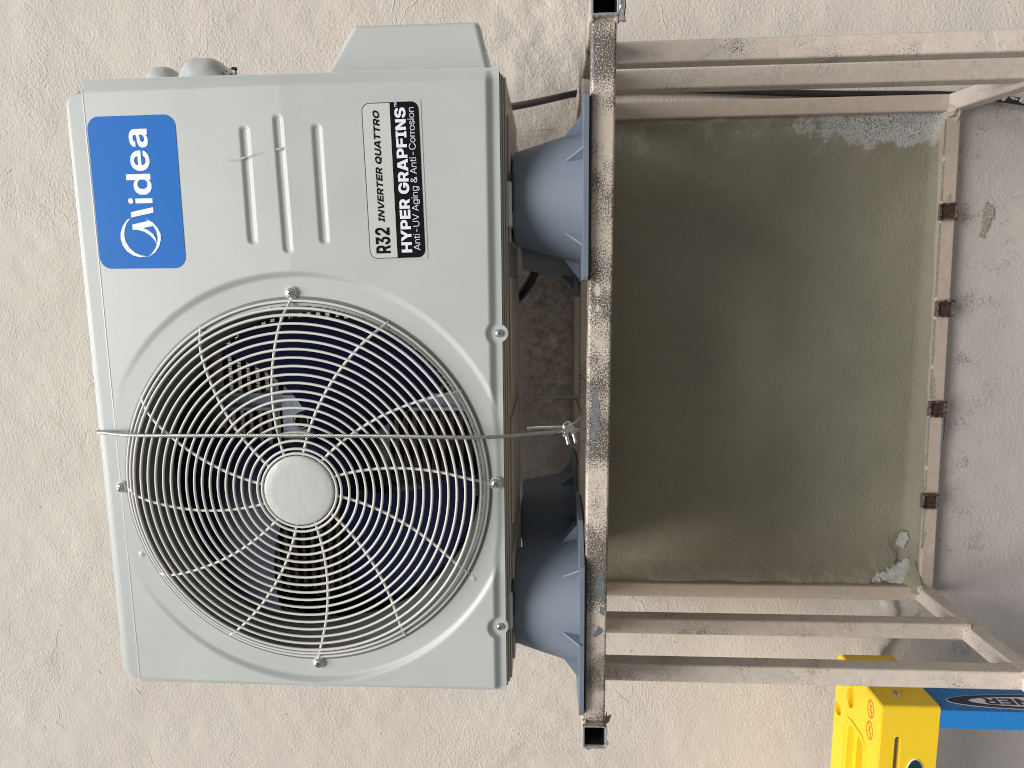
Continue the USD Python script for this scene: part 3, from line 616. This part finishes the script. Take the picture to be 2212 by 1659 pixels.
# bellmouth: rolled lip of the opening and the shroud going in
part('bellmouth', revolve([(.2215, -.4226), (.2195, -.4232), (.2165, -.4234), (.2140, -.4226), (.2122, -.4200), (.2112, -.4150), (.2085, -.4050), (.2045, -.392), (.2020, -.378), (.2015, -.352), (.2060, -.352)], (FX, 0, FZ), 'y', 144), M['shroud'], ac, smooth=True)
part('inner_bulkhead', cat_([xz_plate(sbox(.004, .006, .716, .455).difference(Point(FX, FZ).buffer(.2055, quad_segs=32)), -.352, .0015)]), M['dark_inside'], ac)
# cabinet sides, lid, base
part('side_panel', cat_([box(.7175, .7195, YF + .0003, YB, -.001, .4605), box(.7155, .7195, YB - .012, YB, -.001, .4605)]), M['unit_paint'], ac)
part('side_panel', cat_([box(.0005, .0025, YF + .0003, YB, -.001, .4605)]), M['unit_paint'], ac)
part('partition', box(.500, .502, -.40, YB, .0, .46), M['dark_inside'], ac)
lidp = []
for (y, ins) in ((-.4212, .0042), (-.4200, .0018), (-.4172, .0), (-.158, .0), (-.1545, .003)):
    for cx, sx in ((.0045 + .016, -1), (.7075 - .016, 1)):
        for a in np.linspace(0, PI / 2, 9):
            lidp.append((cx + sx * (.016 - ins) * math.cos(a) - (0 if ins == 0 else 0), y, .4835 - .016 + (.016 - ins) * math.sin(a)))
    lidp += [(.0045 + ins, y, .4606), (.7075 - ins, y, .4606)]
lid = part('lid', trimesh.convex.convex_hull(np.array(lidp)), M['unit_paint'], ac, smooth=28)
part('lid_bead', sweep([(.0055, -.4213, .4610), (.708, -.4213, .4610)], .0013, 10), M['unit_edge'], lid)
part('lid_bead', sweep(np.array([(.0045 + .016 - .0158 * math.cos(a), -.4166, .4675 + .0158 * math.sin(a)) for a in np.linspace(.1, PI / 2, 8)] +
                               [(.7075 - .016 + .0158 * math.sin(a), -.4166, .4675 + .0158 * math.cos(a)) for a in np.linspace(0, PI / 2 - .1, 8)]), .0016, 10), M['unit_edge'], lid)
# base pan: stepped, seen from just below
bp = []
for z1, z0, y in ((-.0005, -.0028, -.4165), (-.0028, -.0048, -.4090), (-.0048, -.0068, -.4010)):
    bp.append(box(.004, .716, y, YB, z0, z1, ch=.0009))
bpp = part('base_pan', cat_(bp), M['base_pan'], ac, smooth=25)
for x0, x1 in ((.02, .16), (.20, .33), (.36, .50), (.54, .68)):
    part('pressed_rib', box(x0, x1, -.385, -.19, -.0100, -.0066, ch=.0012), M['base_pan'], bpp)
for bx, bz in BOSS:
    b = part('screw_boss', revolve([(.0105, YF + .006), (.0105, YF + .0006), (.0098, YF - .0002), (0.0002, YF - .0002)], (bx, 0, bz), 'y', 32), M['unit_paint'], fp)
def screw(c, r, mt='zinc', parent=ac):
    x, y, z = c
    prof = [(r, y), (r * 1.02, y - r * .18), (r * .93, y - r * .42), (r * .68, y - r * .62), (r * .3, y - r * .7), (.00005, y - r * .72)]
    s = part('screw', revolve(prof, (x, 0, z), 'y', 28), M[mt], parent, smooth=True)
    a = rnd.uniform(0, PI / 2); X = []
    for k in (0, PI / 2):
        c_, s_ = math.cos(a + k), math.sin(a + k); L, w = r * .52, r * .15
        X.append(np.array([(x + u * c_ - w_ * s_, z + u * s_ + w_ * c_) for u, w_ in ((-L, -w), (L, -w), (L, w), (-L, w))]))
    P = union_all([Polygon(q) for q in X])
    part('cross_recess', xz_plate(P, y - r * .735, r * .35), M['recess_dark'], s)
    return s
for bx, bz in BOSS: screw((bx, YF - .0004, bz), .0046)
# fan grille: rings on swirled spokes
RINGS = [.0438, .0493] + [.0586 + .0095 * k for k in range(16)] + [.2086, .2165]
def prot(r):
    return float(np.interp(r, [.03, .12, .185, .2011, .2086, .2165], [.0215, .0200, .0172, .0138, .0085, .0020]))
YG = YF - .0024
gr = part('fan_grille', revolve([(.0002, YG - .0250), (.030, YG - .0247), (.0385, YG - .0240), (.0408, YG - .0228), (.0414, YG - .0212), (.0404, YG - .0205), (.0002, YG - .0205)], (FX, 0, FZ), 'y', 96), M['hub_cap'], ac, smooth=True, label='round white wire fan grille with a solid hub disc')
for r in RINGS:
    a = np.linspace(0, 2 * PI, 121)[:-1]
    part('ring', sweep(np.stack([FX + r * np.cos(a), np.full(120, YG - prot(r)), FZ + r * np.sin(a)], -1), (.00155 if r < .2 else .0017), 8, closed=True), M['grille_paint'], gr, smooth=True)
A0 = math.radians(1.0)
for k in range(12):
    rs = np.r_[np.linspace(.0400, .2086, 44), np.linspace(.2105, .2185, 5)]
    an = A0 + k * PI / 6 + math.radians(21) * (rs.max() - rs) / (rs.max() - .04) * -1 * -1
    yy = np.array([YG - prot(r) + .0021 for r in rs]); yy[-5:] = YG - np.linspace(.0062, .0008, 5)
    part('spoke', sweep(np.stack([FX + rs * np.cos(an), yy, FZ + rs * np.sin(an)], -1), 0.00175, 8), M['grille_paint'], gr, smooth=True)
    if k % 3 == 0:
        a = A0 + k * PI / 6; sx, sz = FX + .2255 * math.cos(a), FZ + .2255 * math.sin(a)
        part('eyelet', cat_([revolve([(.0074, YG), (.0074, YG - .0018), (.0036, YG - .0022), (.0036, YG)], (sx, 0, sz), 'y', 28),
                             sweep([(FX + .2165 * math.cos(a), YG - .0015, FZ + .2165 * math.sin(a)), (FX + .2215 * math.cos(a), YG - .0012, FZ + .2215 * math.sin(a))], .0018, 8)]), M['grille_paint'], gr, smooth=40)
        screw((sx, YG - .0016, sz), .0061)
# fan, motor and bracket
fan = part('fan', revolve([(.0002, -.392), (.030, -.391), (.042, -.386), (.046, -.375), (.046, -.325), (.0002, -.325)], (FX, 0, FZ), 'y', 48), M['fan_blue'], ac, smooth=35, label='dark blue three-bladed fan behind the grille')
for a0 in (-24, 105, -143):
    nr, ns = 26, 34
    R = np.linspace(.040, .1965, nr); S = np.linspace(-1, 1, ns)
    r, s = np.meshgrid(R, S, indexing='ij'); t = (r - .04) / .1565
    half = np.radians(28 + 17 * t); sweepa = np.radians(14) * t ** 1.4
    lead = .006 * np.sin(t * PI)
    ang = math.radians(a0) + s * half + sweepa
    y = -.352 - s * (.020 + .020 * t) - .006 * (1 - s ** 2) + lead
    rr = r - .010 * t * np.clip(np.abs(s) - .75, 0, 1) * 4
    v = np.stack([FX + rr * np.cos(ang), y, FZ + rr * np.sin(ang)], -1)
    v2 = v + np.array([0, .0022, 0])
    V = np.vstack([v.reshape(-1, 3), v2.reshape(-1, 3)]); n0 = nr * ns
    i = np.arange(nr - 1)[:, None]; j = np.arange(ns - 1)[None]
    A = i * ns + j; B = A + ns; C = B + 1; D = A + 1
    f = np.vstack([np.stack([A, B, C], -1).reshape(-1, 3), np.stack([A, C, D], -1).reshape(-1, 3)])
    rim = np.r_[np.arange(ns), np.arange(1, nr) * ns + ns - 1, (nr - 1) * ns + np.arange(ns - 2, -1, -1), np.arange(nr - 2, 0, -1) * ns]
    nx = np.roll(rim, -1)
    F = np.vstack([f, f[:, ::-1] + n0, np.stack([rim, rim + n0, nx], -1), np.stack([nx, rim + n0, nx + n0], -1)])
    part('blade', trimesh.Trimesh(V, F, process=False), M['fan_blue'], fan, smooth=40)
mb = part('motor_bracket', cat_([box(.322, .326, -.2825, -.262, .03, .455), box(.342, .346, -.2825, -.262, .03, .455), box(.326, .342, -.2665, -.262, .03, .455),
                                box(.222, .226, -.2825, -.262, .03, .455), box(.202, .206, -.2825, -.262, .03, .455), box(.206, .222, -.2665, -.262, .03, .455)]), M['galv'], ac, label='galvanised channels holding the fan motor')
part('mount_plate', box(.205, .345, -.2855, -.2835, .165, .315, ch=.0009), M['galv'], mb)
part('motor', revolve([(.0002, -.318), (.050, -.316), (.055, -.308), (.055, -.2865), (.002, -.2865)], (FX, 0, FZ), 'y', 40), M['dark_inside'], mb)
for cx, cz in ((.309, .285), (.309, .185), (.212, .285), (.212, .185)):
    q = part('grommet', revolve([(.0125, -.2856), (.0125, -.291), (.0095, -.293), (.0075, -.2925), (.006, -.290), (.0002, -.2935)], (cx, 0, cz), 'y', 28), M['rubber'], mb, smooth=30)
    part('washer', revolve([(.0100, -.2935), (.0100, -.2945), (.0088, -.2945), (.0088, -.2935)], (cx, 0, cz), 'y', 28), M['zinc'], q)
# coil at the back: tube rows with fins between
coil = part('coil', box(.004, .014, -.186, -.160, .010, .452), M['galv'], ac, label='finned coil seen through the fan opening')
part('end_plate', box(.598, .604, -.186, -.160, .010, .452), M['galv'], coil)
part('fin_pack', cat_([box(x, x + .0005, -.1780, -.1660, .012, .450) for x in np.arange(.016, .598, .0024)]), M['fin'], coil, smooth=False, kind='stuff')
for k in range(31):
    z = .014 + k * .0142
    part('tube_row', box(.012, .600, -.1835, -.1785, z, z + .0062), M['dark_inside'], coil)
part('wire_guard', cat_([box(.012, .598, -.1580, -.1560, z, z + .0018) for z in np.arange(.03, .44, .035)]), M['dark_inside'], coil)
part('shade_liner', cat_([box(.0032, .0042, -.41, YB, .001, .459), box(.0032, .500, -.41, YB, .4585, .4597), box(.0032, .500, -.41, YB, .0, .0012), box(.4985, .4997, -.41, YB, .001, .459)]), M['dark_inside'], ac)  # added near-black sheets: shade inside the cabinet put into the colour

# end fittings on the right side
vc = [(.719, -.352, .214), (.719, -.352, .016), (.719, -.18, .214), (.719, -.18, .016), (.7885, -.335, .172), (.7885, -.335, .034), (.7885, -.20, .172), (.7885, -.20, .034)]
part('valve_cover', hull_spheres(vc, [.004, .004, .004, .004, .0085, .0085, .0085, .0085]), M['unit_paint'], ac, smooth=30)
hb = hull_spheres([(.715, -.34, .408), (.715, -.34, .325), (.715, -.22, .408), (.715, -.22, .325), (.746, -.325, .374), (.746, -.325, .362), (.743, -.24, .374), (.743, -.24, .362)], [.004] * 4 + [.0235] * 4)
part('handle_cover', hb, M['unit_paint'], ac, smooth=30)
hb2 = hull_spheres([(.715, -.31, .468), (.715, -.31, .405), (.715, -.2, .468), (.715, -.2, .405), (.750, -.295, .440), (.750, -.295, .436), (.747, -.22, .440)], [.004] * 4 + [.021] * 3)
part('handle_cover', hb2, M['unit_paint'], ac, smooth=30)
sc = []
for k in range(7):
    b = np.array([.748 + rnd.uniform(-.008, .006), -.338, .331 + rnd.uniform(-.012, .010)])
    sc.append(trimesh.convex.convex_hull(b + np.array([[rnd.uniform(-.005, .005), rnd.uniform(-.002, .002), rnd.uniform(-.006, .006)] for _ in range(5)])))
part('torn_film', cat_(sc), M['cable_black'], ac, label='scrap of dark torn film on the handle cover')
# feet
for cx, y, zz in ((.5815, -.372, -.0125), (.0925, -.378, -.0088), (.115, -.135, -.0105), (.572, -.135, -.0125)):
    ft = hull_spheres([(cx - .022, y - .020, zz + .0035), (cx + .022, y - .020, zz + .0035), (cx - .022, y + .03, zz + .0035), (cx + .022, y + .03, zz + .0035), (cx - .021, y - .017, -.001), (cx + .021, y - .017, -.001), (cx - .018, y + .03, .001), (cx + .018, y + .03, .001)], .0032)
    f_ = part('foot', ft, M['unit_edge'], ac, smooth=30)
    part('foot_pad', box(cx - .008, cx + .035, y - .0205, y + .02, zz - .001, zz + .0012), M['rubber'], f_)

# ---- stickers, laid on the sloping panel faces
def on_panel(poly, eps):
    m = extrude(poly.segmentize(.02) if False else poly, .00012); v = m.vertices
    h = panel_h(v[:, 0], v[:, 1], grooves=False)
    m.vertices = np.stack([v[:, 0], YF - h - eps - v[:, 2] + .00012 * 0, v[:, 1]], -1)
    m.faces = m.faces[:, ::-1]; m.fix_normals(); return m
def place(poly, ox, oz, ang):
    return affinity.translate(affinity.rotate(poly, ang, origin=(0, 0)), ox, oz)
LO = (.5130, .3565, -.15)
lw, lh = .1665, .1030
sticker = part('logo_sticker', on_panel(place(rrect(lw, lh, .0135, lw / 2, lh / 2, 10), *LO), .0003), M['blue_sticker'], ac, smooth=20, label='blue rounded sticker with white lettering')
kz, kw = .0001296, .000142
def uw(pts): return [((1530 - y) * kz, ((612 + .0769 * (y - 450)) - x) * kw) for x, y in pts]
G = [Polygon(uw([(662, 1098), (476, 1137), (478, 1182), (665, 1143)])),
     Polygon(uw([(478, 1182), (540, 1179), (600, 1195), (660, 1228), (700, 1275), (724, 1325), (727, 1370), (712, 1430), (680, 1480), (615, 1528), (650, 1492), (682, 1445), (697, 1400), (700, 1350), (688, 1300), (662, 1256), (622, 1213), (590, 1190), (568, 1163)])),
     Polygon(uw([(622, 1213), (487, 1242), (490, 1287), (530, 1287), (590, 1305), (640, 1340), (672, 1375), (690, 1408), (684, 1365), (660, 1325), (620, 1292), (575, 1273), (662, 1256)])),
     Polygon(uw([(474, 1184), (440, 1205), (405, 1255), (388, 1310), (388, 1365), (405, 1420), (440, 1470), (490, 1505), (550, 1523), (612, 1515), (560, 1508), (510, 1485), (465, 1445), (430, 1390), (418, 1335), (422, 1280), (440, 1230)]))]
mark = union_all([p.buffer(0) for p in G]).buffer(.0006).buffer(-.0006)
TX, TZ = .0117, .0335                     # where the lettering's own origin sits on the sticker
for nm, pl in [('logo_mark', mark)] + [('letter', fit_text(ch, 700, u0 * kz, u1 * kz, -.00035 if ch in 'dea' else 0, hh * kw, boxfit=True)) for ch, u0, u1, hh in
               (('i', 465, 511, 203), ('d', 538, 712, 203), ('e', 737, 906, 156), ('a', 930, 1083, 152))]:
    part(nm, on_panel(place(affinity.translate(pl, TX, TZ), *LO), .0006), M['white_print'], sticker, smooth=20)
lb_w, lb_h = .1645, .0618
LB = (.5215, .0822, 1.1)
spec = part('specification_sticker', on_panel(place(rrect(lb_w + .004, lb_h + .005, .0015, lb_w / 2, lb_h / 2, 4), *LB), .0003), M['label_clear'], ac, smooth=20, label='black and white sticker with white and black lettering')
outer = rrect(lb_w, lb_h, .0085, lb_w / 2, lb_h / 2, 10); inner = rrect(lb_w - .0014, lb_h - .0014, .0079, lb_w / 2, lb_h / 2, 10)
cut = lb_h * .505
blk = union_all([outer.difference(inner), outer.intersection(sbox(-1, -1, 1, cut))])
part('black_field', on_panel(place(blk, *LB), .00055), M['black_print'], spec, smooth=20)
part('paper_field', on_panel(place(inner.intersection(sbox(-1, cut, 1, 1)), *LB), .0005), M['label_paper'], spec, smooth=20)
def row(text, wt, u0, u1, wt0, wt1, mt, shear=0.0):
    part('lettering', on_panel(place(fit_text(text, wt, u0 * lb_w, u1 * lb_w, (1 - wt0) * lb_h, (1 - wt1) * lb_h, shear), *LB), .0008), M[mt], spec, smooth=20)
row('R32', 800, .034, .203, .375, .118, 'black_print')
row('INVERTER QUATTRO', 800, .238, .953, .300, .190, 'black_print', shear=.22)
row('HYPER GRAPFINS', 850, .035, .964, .765, .578, 'white_print')
row('TM', 600, .967, .998, .618, .575, 'white_print')
row('Anti-UV Aging & Anti-Corrosion', 330, .047, .962, .915, .800, 'white_print')

for q in ([(.6292, .2985), (.6285, .2930), (.6290, .2880), (.6305, .2830), (.6318, .2790)], [(.6318, .2745), (.6338, .2690), (.6352, .2640), (.6362, .2590)], [(.6392, .2432), (.6398, .2385), (.6404, .2345)]):
    part('scuff_mark', on_panel(LineString(q).buffer(.0011, cap_style=2), .00012), M['scuff'], fp, smooth=20)

# ------------------------------------------------------------------ wire rope, clip and cables
def rope(path, n, name, parent, r=.00225, pitch=.021):
    P = spline(path, n); T = np.gradient(P, axis=0); T /= np.linalg.norm(T, axis=1, keepdims=True)
    s = np.r_[0, np.cumsum(np.linalg.norm(np.diff(P, axis=0), axis=1))]
    u = frame(T[0])[0]; U = []
    for t in T: u = u - t * (u @ t); u /= np.linalg.norm(u); U.append(u.copy())
    U = np.array(U); V = np.cross(T, U); ms = []
    rs = r * .40
    for k in range(6):
        a = 2 * PI * s / pitch + k * PI / 3
        ms.append(sweep(P + (r - rs) * (np.cos(a)[:, None] * U + np.sin(a)[:, None] * V), rs, 6))
    ms.append(sweep(P, r * .42, 6))
    return part(name, cat_(ms), M['wire'], parent, smooth=True)
wr = thing('wire_rope', 'twisted steel wire rope strapped over the unit and down across its fan grille', 'wire rope', (.3215, -.40, -.10))
rope([(.3185, -.142, -.118), (.3185, -.146, -.05), (.3188, -.148, .10), (.3195, -.1495, .30), (.321, -.1505, .470), (.3214, -.158, .4862), (.3215, -.18, .4868), (.3215, -.30, .4866), (.3216, -.405, .4868), (.3217, -.4205, .4838), (.3218, -.4255, .470), (.3222, -.4380, .436),
      (.3235, -.4475, .38), (.3243, -.4495, .226), (.3228, -.4480, .08), (.3205, -.4380, .015), (.3205, -.420, -.035), (.3205, -.402, -.076), (.3190, -.384, -.100), (.3185, -.33, -.118), (.3185, -.225, -.1285), (.3185, -.186, -.122), (.320, -.183, -.098), (.324, -.21, -.0935), (.331, -.33, -.094),
      (.3305, -.384, -.090), (.3260, -.4005, -.076), (.3245, -.4035, -.055), (.3232, -.4035, -.0285)], 1500, 'rope', wr)
clip_ = thing('rope_clip', 'zinc-plated wire rope clip with two threaded legs above the front rail', 'rope clip', (.322, -.402, -.076))
c0 = np.array([.3225, -.4035, -.0762]); ld = np.array([-.86, -.28, -.22]); ld /= np.linalg.norm(ld)      # the way the legs point
rd = np.array([.0, .25, -1.0]); rd -= ld * (rd @ ld); rd /= np.linalg.norm(rd); sd = np.cross(ld, rd)
def loc(a, b, c): return c0 + .86 * (ld * a + rd * b + sd * c)
part('saddle', hull_spheres([loc(.0035, -.0078, -.0058), loc(.0035, .0078, -.0058), loc(.0035, -.0078, .0058), loc(.0035, .0078, .0058), loc(-.004, -.004, -.0050), loc(-.004, .004, -.0050), loc(-.004, -.004, .0050), loc(-.004, .004, .0050)], .0014, 1), M['zinc'], clip_, smooth=30)
ub = [loc(.0205 - .002 * i, -.0052, 0) for i in range(12)] + [loc(-.0045 - .0052 * math.sin(t), -.0052 * math.cos(t), 0) for t in np.linspace(.15, PI - .15, 9)] + [loc(-.0015 + .002 * i, .0052, 0) for i in range(12)]
ubp = part('bolt', sweep(np.array(ub), .0019, 12), M['zinc'], clip_, smooth=True)
for b in (-.0052, .0052):
    th = cat_([sweep([loc(a, b, 0), loc(a + .0005, b, 0)], .00225, 12) for a in np.arange(.0095, .0200, .0011)])
    part('thread', th, M['zinc'], ubp)
    hx = np.vstack([loc(a, b, 0) + .0040 * (math.cos(t) * rd + math.sin(t) * sd) for a in (.0052, .0086) for t in np.arange(6) * PI / 3])
    part('nut', trimesh.convex.convex_hull(hx), M['zinc'], clip_)
dc = thing('power_cable', 'black cable running from under the unit down the wall behind the right uprights', 'cable', (.79, -.02, -.83))
part('sheath', sweep(spline([(.735, -.20, .014), (.752, -.14, -.001), (.769, -.09, -.026), (.789, -.040, -.062), (.8020, -.016, -.098), (.8070, -.0125, -.14), (.806, -.0115, -.25), (.792, -.0125, -.50), (.787, -.0125, -.66), (.779, -.014, -.76), (.768, -.016, -.82), (.755, -.016, -.90), (.745, -.016, -1.3), (.74, -.016, -2.3)], 160), .0054, 12), M['cable_black'], dc, smooth=True)
fl = []
for k in range(24):
    z = rnd.uniform(-.83, -.77); x = .779 + (z + .76) * .19 + rnd.uniform(-.004, .004); s = trimesh.creation.icosphere(subdivisions=1)
    fl.append(trimesh.Trimesh(s.vertices * np.array([.0025, .0009, .0035]) * rnd.uniform(.5, 1.3) + [x, -.0215 + abs(x - .779 - (z + .76) * .19) * .4, z], s.faces))
part('plaster_splash', cat_(fl), M['pale_chip'], dc)
dh = thing('drain_hose', 'short black hose curling down behind the front right cone', 'hose', (.50, -.12, -.06))
part('hose', sweep(spline([(.552, -.118, -.012), (.545, -.10, -.030), (.525, -.085, -.034), (.500, -.08, -.025), (.478, -.085, -.010), (.468, -.11, .0015)], 60), .0075, 14), M['cable_black'], dh, smooth=True)

# ------------------------------------------------------------------ stepladder
lad = thing('step_ladder', 'blue fibreglass stepladder with bright yellow top cap beside the bracket', 'stepladder', (-.30, -.17, -2.4))
def mbox(x0, x1, y0, y1, z0, z1, ch=.004):
    b = box(x0, x1, y0, y1, z0, z1, ch); return m3.Manifold(m3.Mesh(np.array(b.vertices, np.float32), np.array(b.faces, np.uint32)))
def mprism(poly, z0, z1):
    e = extrude(poly, z1 - z0); e.vertices = e.vertices + [0, 0, z0]; e.merge_vertices()
    return m3.Manifold(m3.Mesh(np.array(e.vertices, np.float32), np.array(e.faces, np.uint32)))
ZT, ZB = -.5385, -.6195
capP = Polygon([(-.1215, -.25), (-.1215, -.113), (-.130, -.098), (-.62, -.098), (-.62, -.25)]).buffer(-.005).buffer(.005, quad_segs=6)
cap = mprism(capP, ZB, ZT)
ch_ = mprism(capP.buffer(-.0018), ZT - .0005, ZT + .0012) ; cap = cap + ch_
hole = affinity.scale(Point(-.171, -.1555).buffer(1, quad_segs=16), .0165, .0108)
cap -= mprism(hole, ZT - .03, ZT + .01)
cap -= mprism(affinity.scale(Point(-.2195, -.112).buffer(1, quad_segs=12), .010, .012), ZT - .012, ZT + .01)
cap -= mprism(rrect(.17, .052, .016, -.300, -.178), ZT - .010, ZT + .01)
cap -= mprism(rrect(.15, .030, .010, -.305, -.176), ZT - .045, ZT + .01)
cap -= mprism(sbox(-.50, -.130, -.245, -.112).buffer(-.0).difference(rrect(.19, .07, .01, -.300, -.178)).difference(hole.buffer(.003)), ZB - .01, ZT - .004) if False else m3.Manifold()
slot = hull_spheres([(-.174, -.256, -.5628), (-.33, -.256, -.5628), (-.174, -.238, -.5628), (-.33, -.238, -.5628)], .0045, 2)
cap -= m3.Manifold(m3.Mesh(np.array(slot.vertices, np.float32), np.array(slot.faces, np.uint32)))
cp = part('top_cap', cap, M['ladder_yellow'], lad, smooth=32, label='bright yellow moulded plastic top cap with slots and a hole')
part('slot_back', box(-.335, -.171, -.2415, -.2405, -.5685, -.557), M['shroud'], cp)
# raised ridges and a moulded ring on the top
part('moulded_ridge', mprism(rrect(.19, .076, .024, -.300, -.178).difference(rrect(.182, .068, .021, -.300, -.178)), ZT + .0005, ZT + .0032), M['ladder_yellow'], cp, smooth=30)
part('moulded_ridge', mprism(hole.buffer(.0032).difference(hole.buffer(.0004)), ZT + .0005, ZT + .0026), M['ladder_yellow'], cp, smooth=30)
for cx, cy in ((-.1479, -.2182), (-.1822, -.2192)):
    disc = affinity.scale(Point(cx, cy).buffer(1, quad_segs=12), .0146, .0098)
    s_ = part('warning_symbol', mprism(disc.difference(affinity.scale(disc, .86, .86)), ZT + .0009, ZT + .0017), M['red_print'], cp, label='red standing-prohibited pictogram')
    strokes = [LineString([(cx - .009, cy - .004), (cx + .009, cy + .004)]).buffer(.0009), LineString([(cx - .004, cy + .005), (cx - .001, cy + .001), (cx + .005, cy - .001)]).buffer(.0007), LineString([(cx - .001, cy + .001), (cx - .003, cy - .005)]).buffer(.0007), Point(cx + .0065, cy - .002).buffer(.0014)]
    part('pictogram', mprism(union_all(strokes), ZT + .0009, ZT + .0016), M['red_print'], s_)
# screw head on the cap's right side
part('cap_screw', revolve([(.0062, -.1217), (.0062, -.1205), (.0050, -.1196), (.0001, -.1192)], (0, -.2195, -.5712), 'x', 24), M['zinc'], cp, smooth=40)
part('screw_slot', box(-.1194, -.1188, -.2245, -.2145, -.5718, -.5706), M['recess_dark'], cp)
# dark oval badge low on the front face
ov = affinity.scale(Point(-.2300, -.5895).buffer(1, quad_segs=20), .0260, .0125)
bd = part('oval_badge', xz_plate(ov, -.2512, .002), M['white_print'], cp)
part('badge_field', xz_plate(affinity.scale(ov, .95, .92), -.2518, .0012), M['teal_dark'], bd)
# fibreglass rails: channel sections, near right front rail seen
def rail(x0, x1, yf, yb, flare, sgn=1):
    web = box(x0, x1, yf, yb, -2.38, ZB + .012)
    lip = .028
    fr = box(x0 + sgn * .0004, x0 - sgn * lip, yf - .004, yf - .0001, -2.379, ZB + .011); bk = box(x0 + sgn * .0004, x0 - sgn * lip, yb + .0001, yb + .004, -2.379, ZB + .011)
    m = cat_([web, fr, bk]); v = m.vertices; k = (ZB - v[:, 2])
    m.vertices = v + np.stack([sgn * .02 * k * 0 - sgn * .06 * np.clip(k, 0, 9) * 0, flare * k, 0 * k], -1); return m
rl = part('front_leg', rail(-.1265, -.1300, -.2455, -.165, -.0), M['ladder_blue'], lad, smooth=20)
part('front_leg', rail(-.60, -.597, -.2455, -.165, 0, -1), M['ladder_blue'], lad, smooth=20)
part('rear_leg', rail(-.1665, -.1700, -.150, -.112, .0), M['ladder_blue'], lad, smooth=20)
part('rear_leg', rail(-.56, -.557, -.150, -.112, .0, -1), M['ladder_blue'], lad, smooth=20)
for k in range(5):
    z = -.93 - k * .29
    part('tread', box(-.595, -.131, -.243, -.168, z, z + .02, ch=.003), M['galv'], lad)
# oval maker's badge on the right rail: lettering runs up the rail
def on_rail(poly, x):
    m = extrude(poly, .0004); v = m.vertices      # poly in (along +z, across towards the viewer)
    m.vertices = np.stack([x + v[:, 2], -v[:, 1], v[:, 0]], -1); m.fix_normals(); return m
oc = (-.765, .2250)
ell = lambda a, b: affinity.scale(Point(*oc).buffer(1, quad_segs=48), a, b)
lg = part('rail_badge', on_rail(ell(.1235, .0182), -.1263), M['white_print'], rl, label='dark oval badge with white inner field and dark lettering')
part('badge_ring', on_rail(ell(.1220, .0170).difference(ell(.0915, .0122)), -.1260), M['ladder_navy'], lg)
part('badge_lettering', on_rail(fit_text('WERNER', 800, -.845, -.6955, .2175, .2325), -.1260), M['ladder_navy'], lg)
part('badge_lettering', on_rail(union_all([Point(-.687, .2172).buffer(.0020).difference(Point(-.687, .2172).buffer(.0015)), fit_text('R', 600, -.6879, -.6861, .2161, .2183)]), -.1260), M['ladder_navy'], lg)
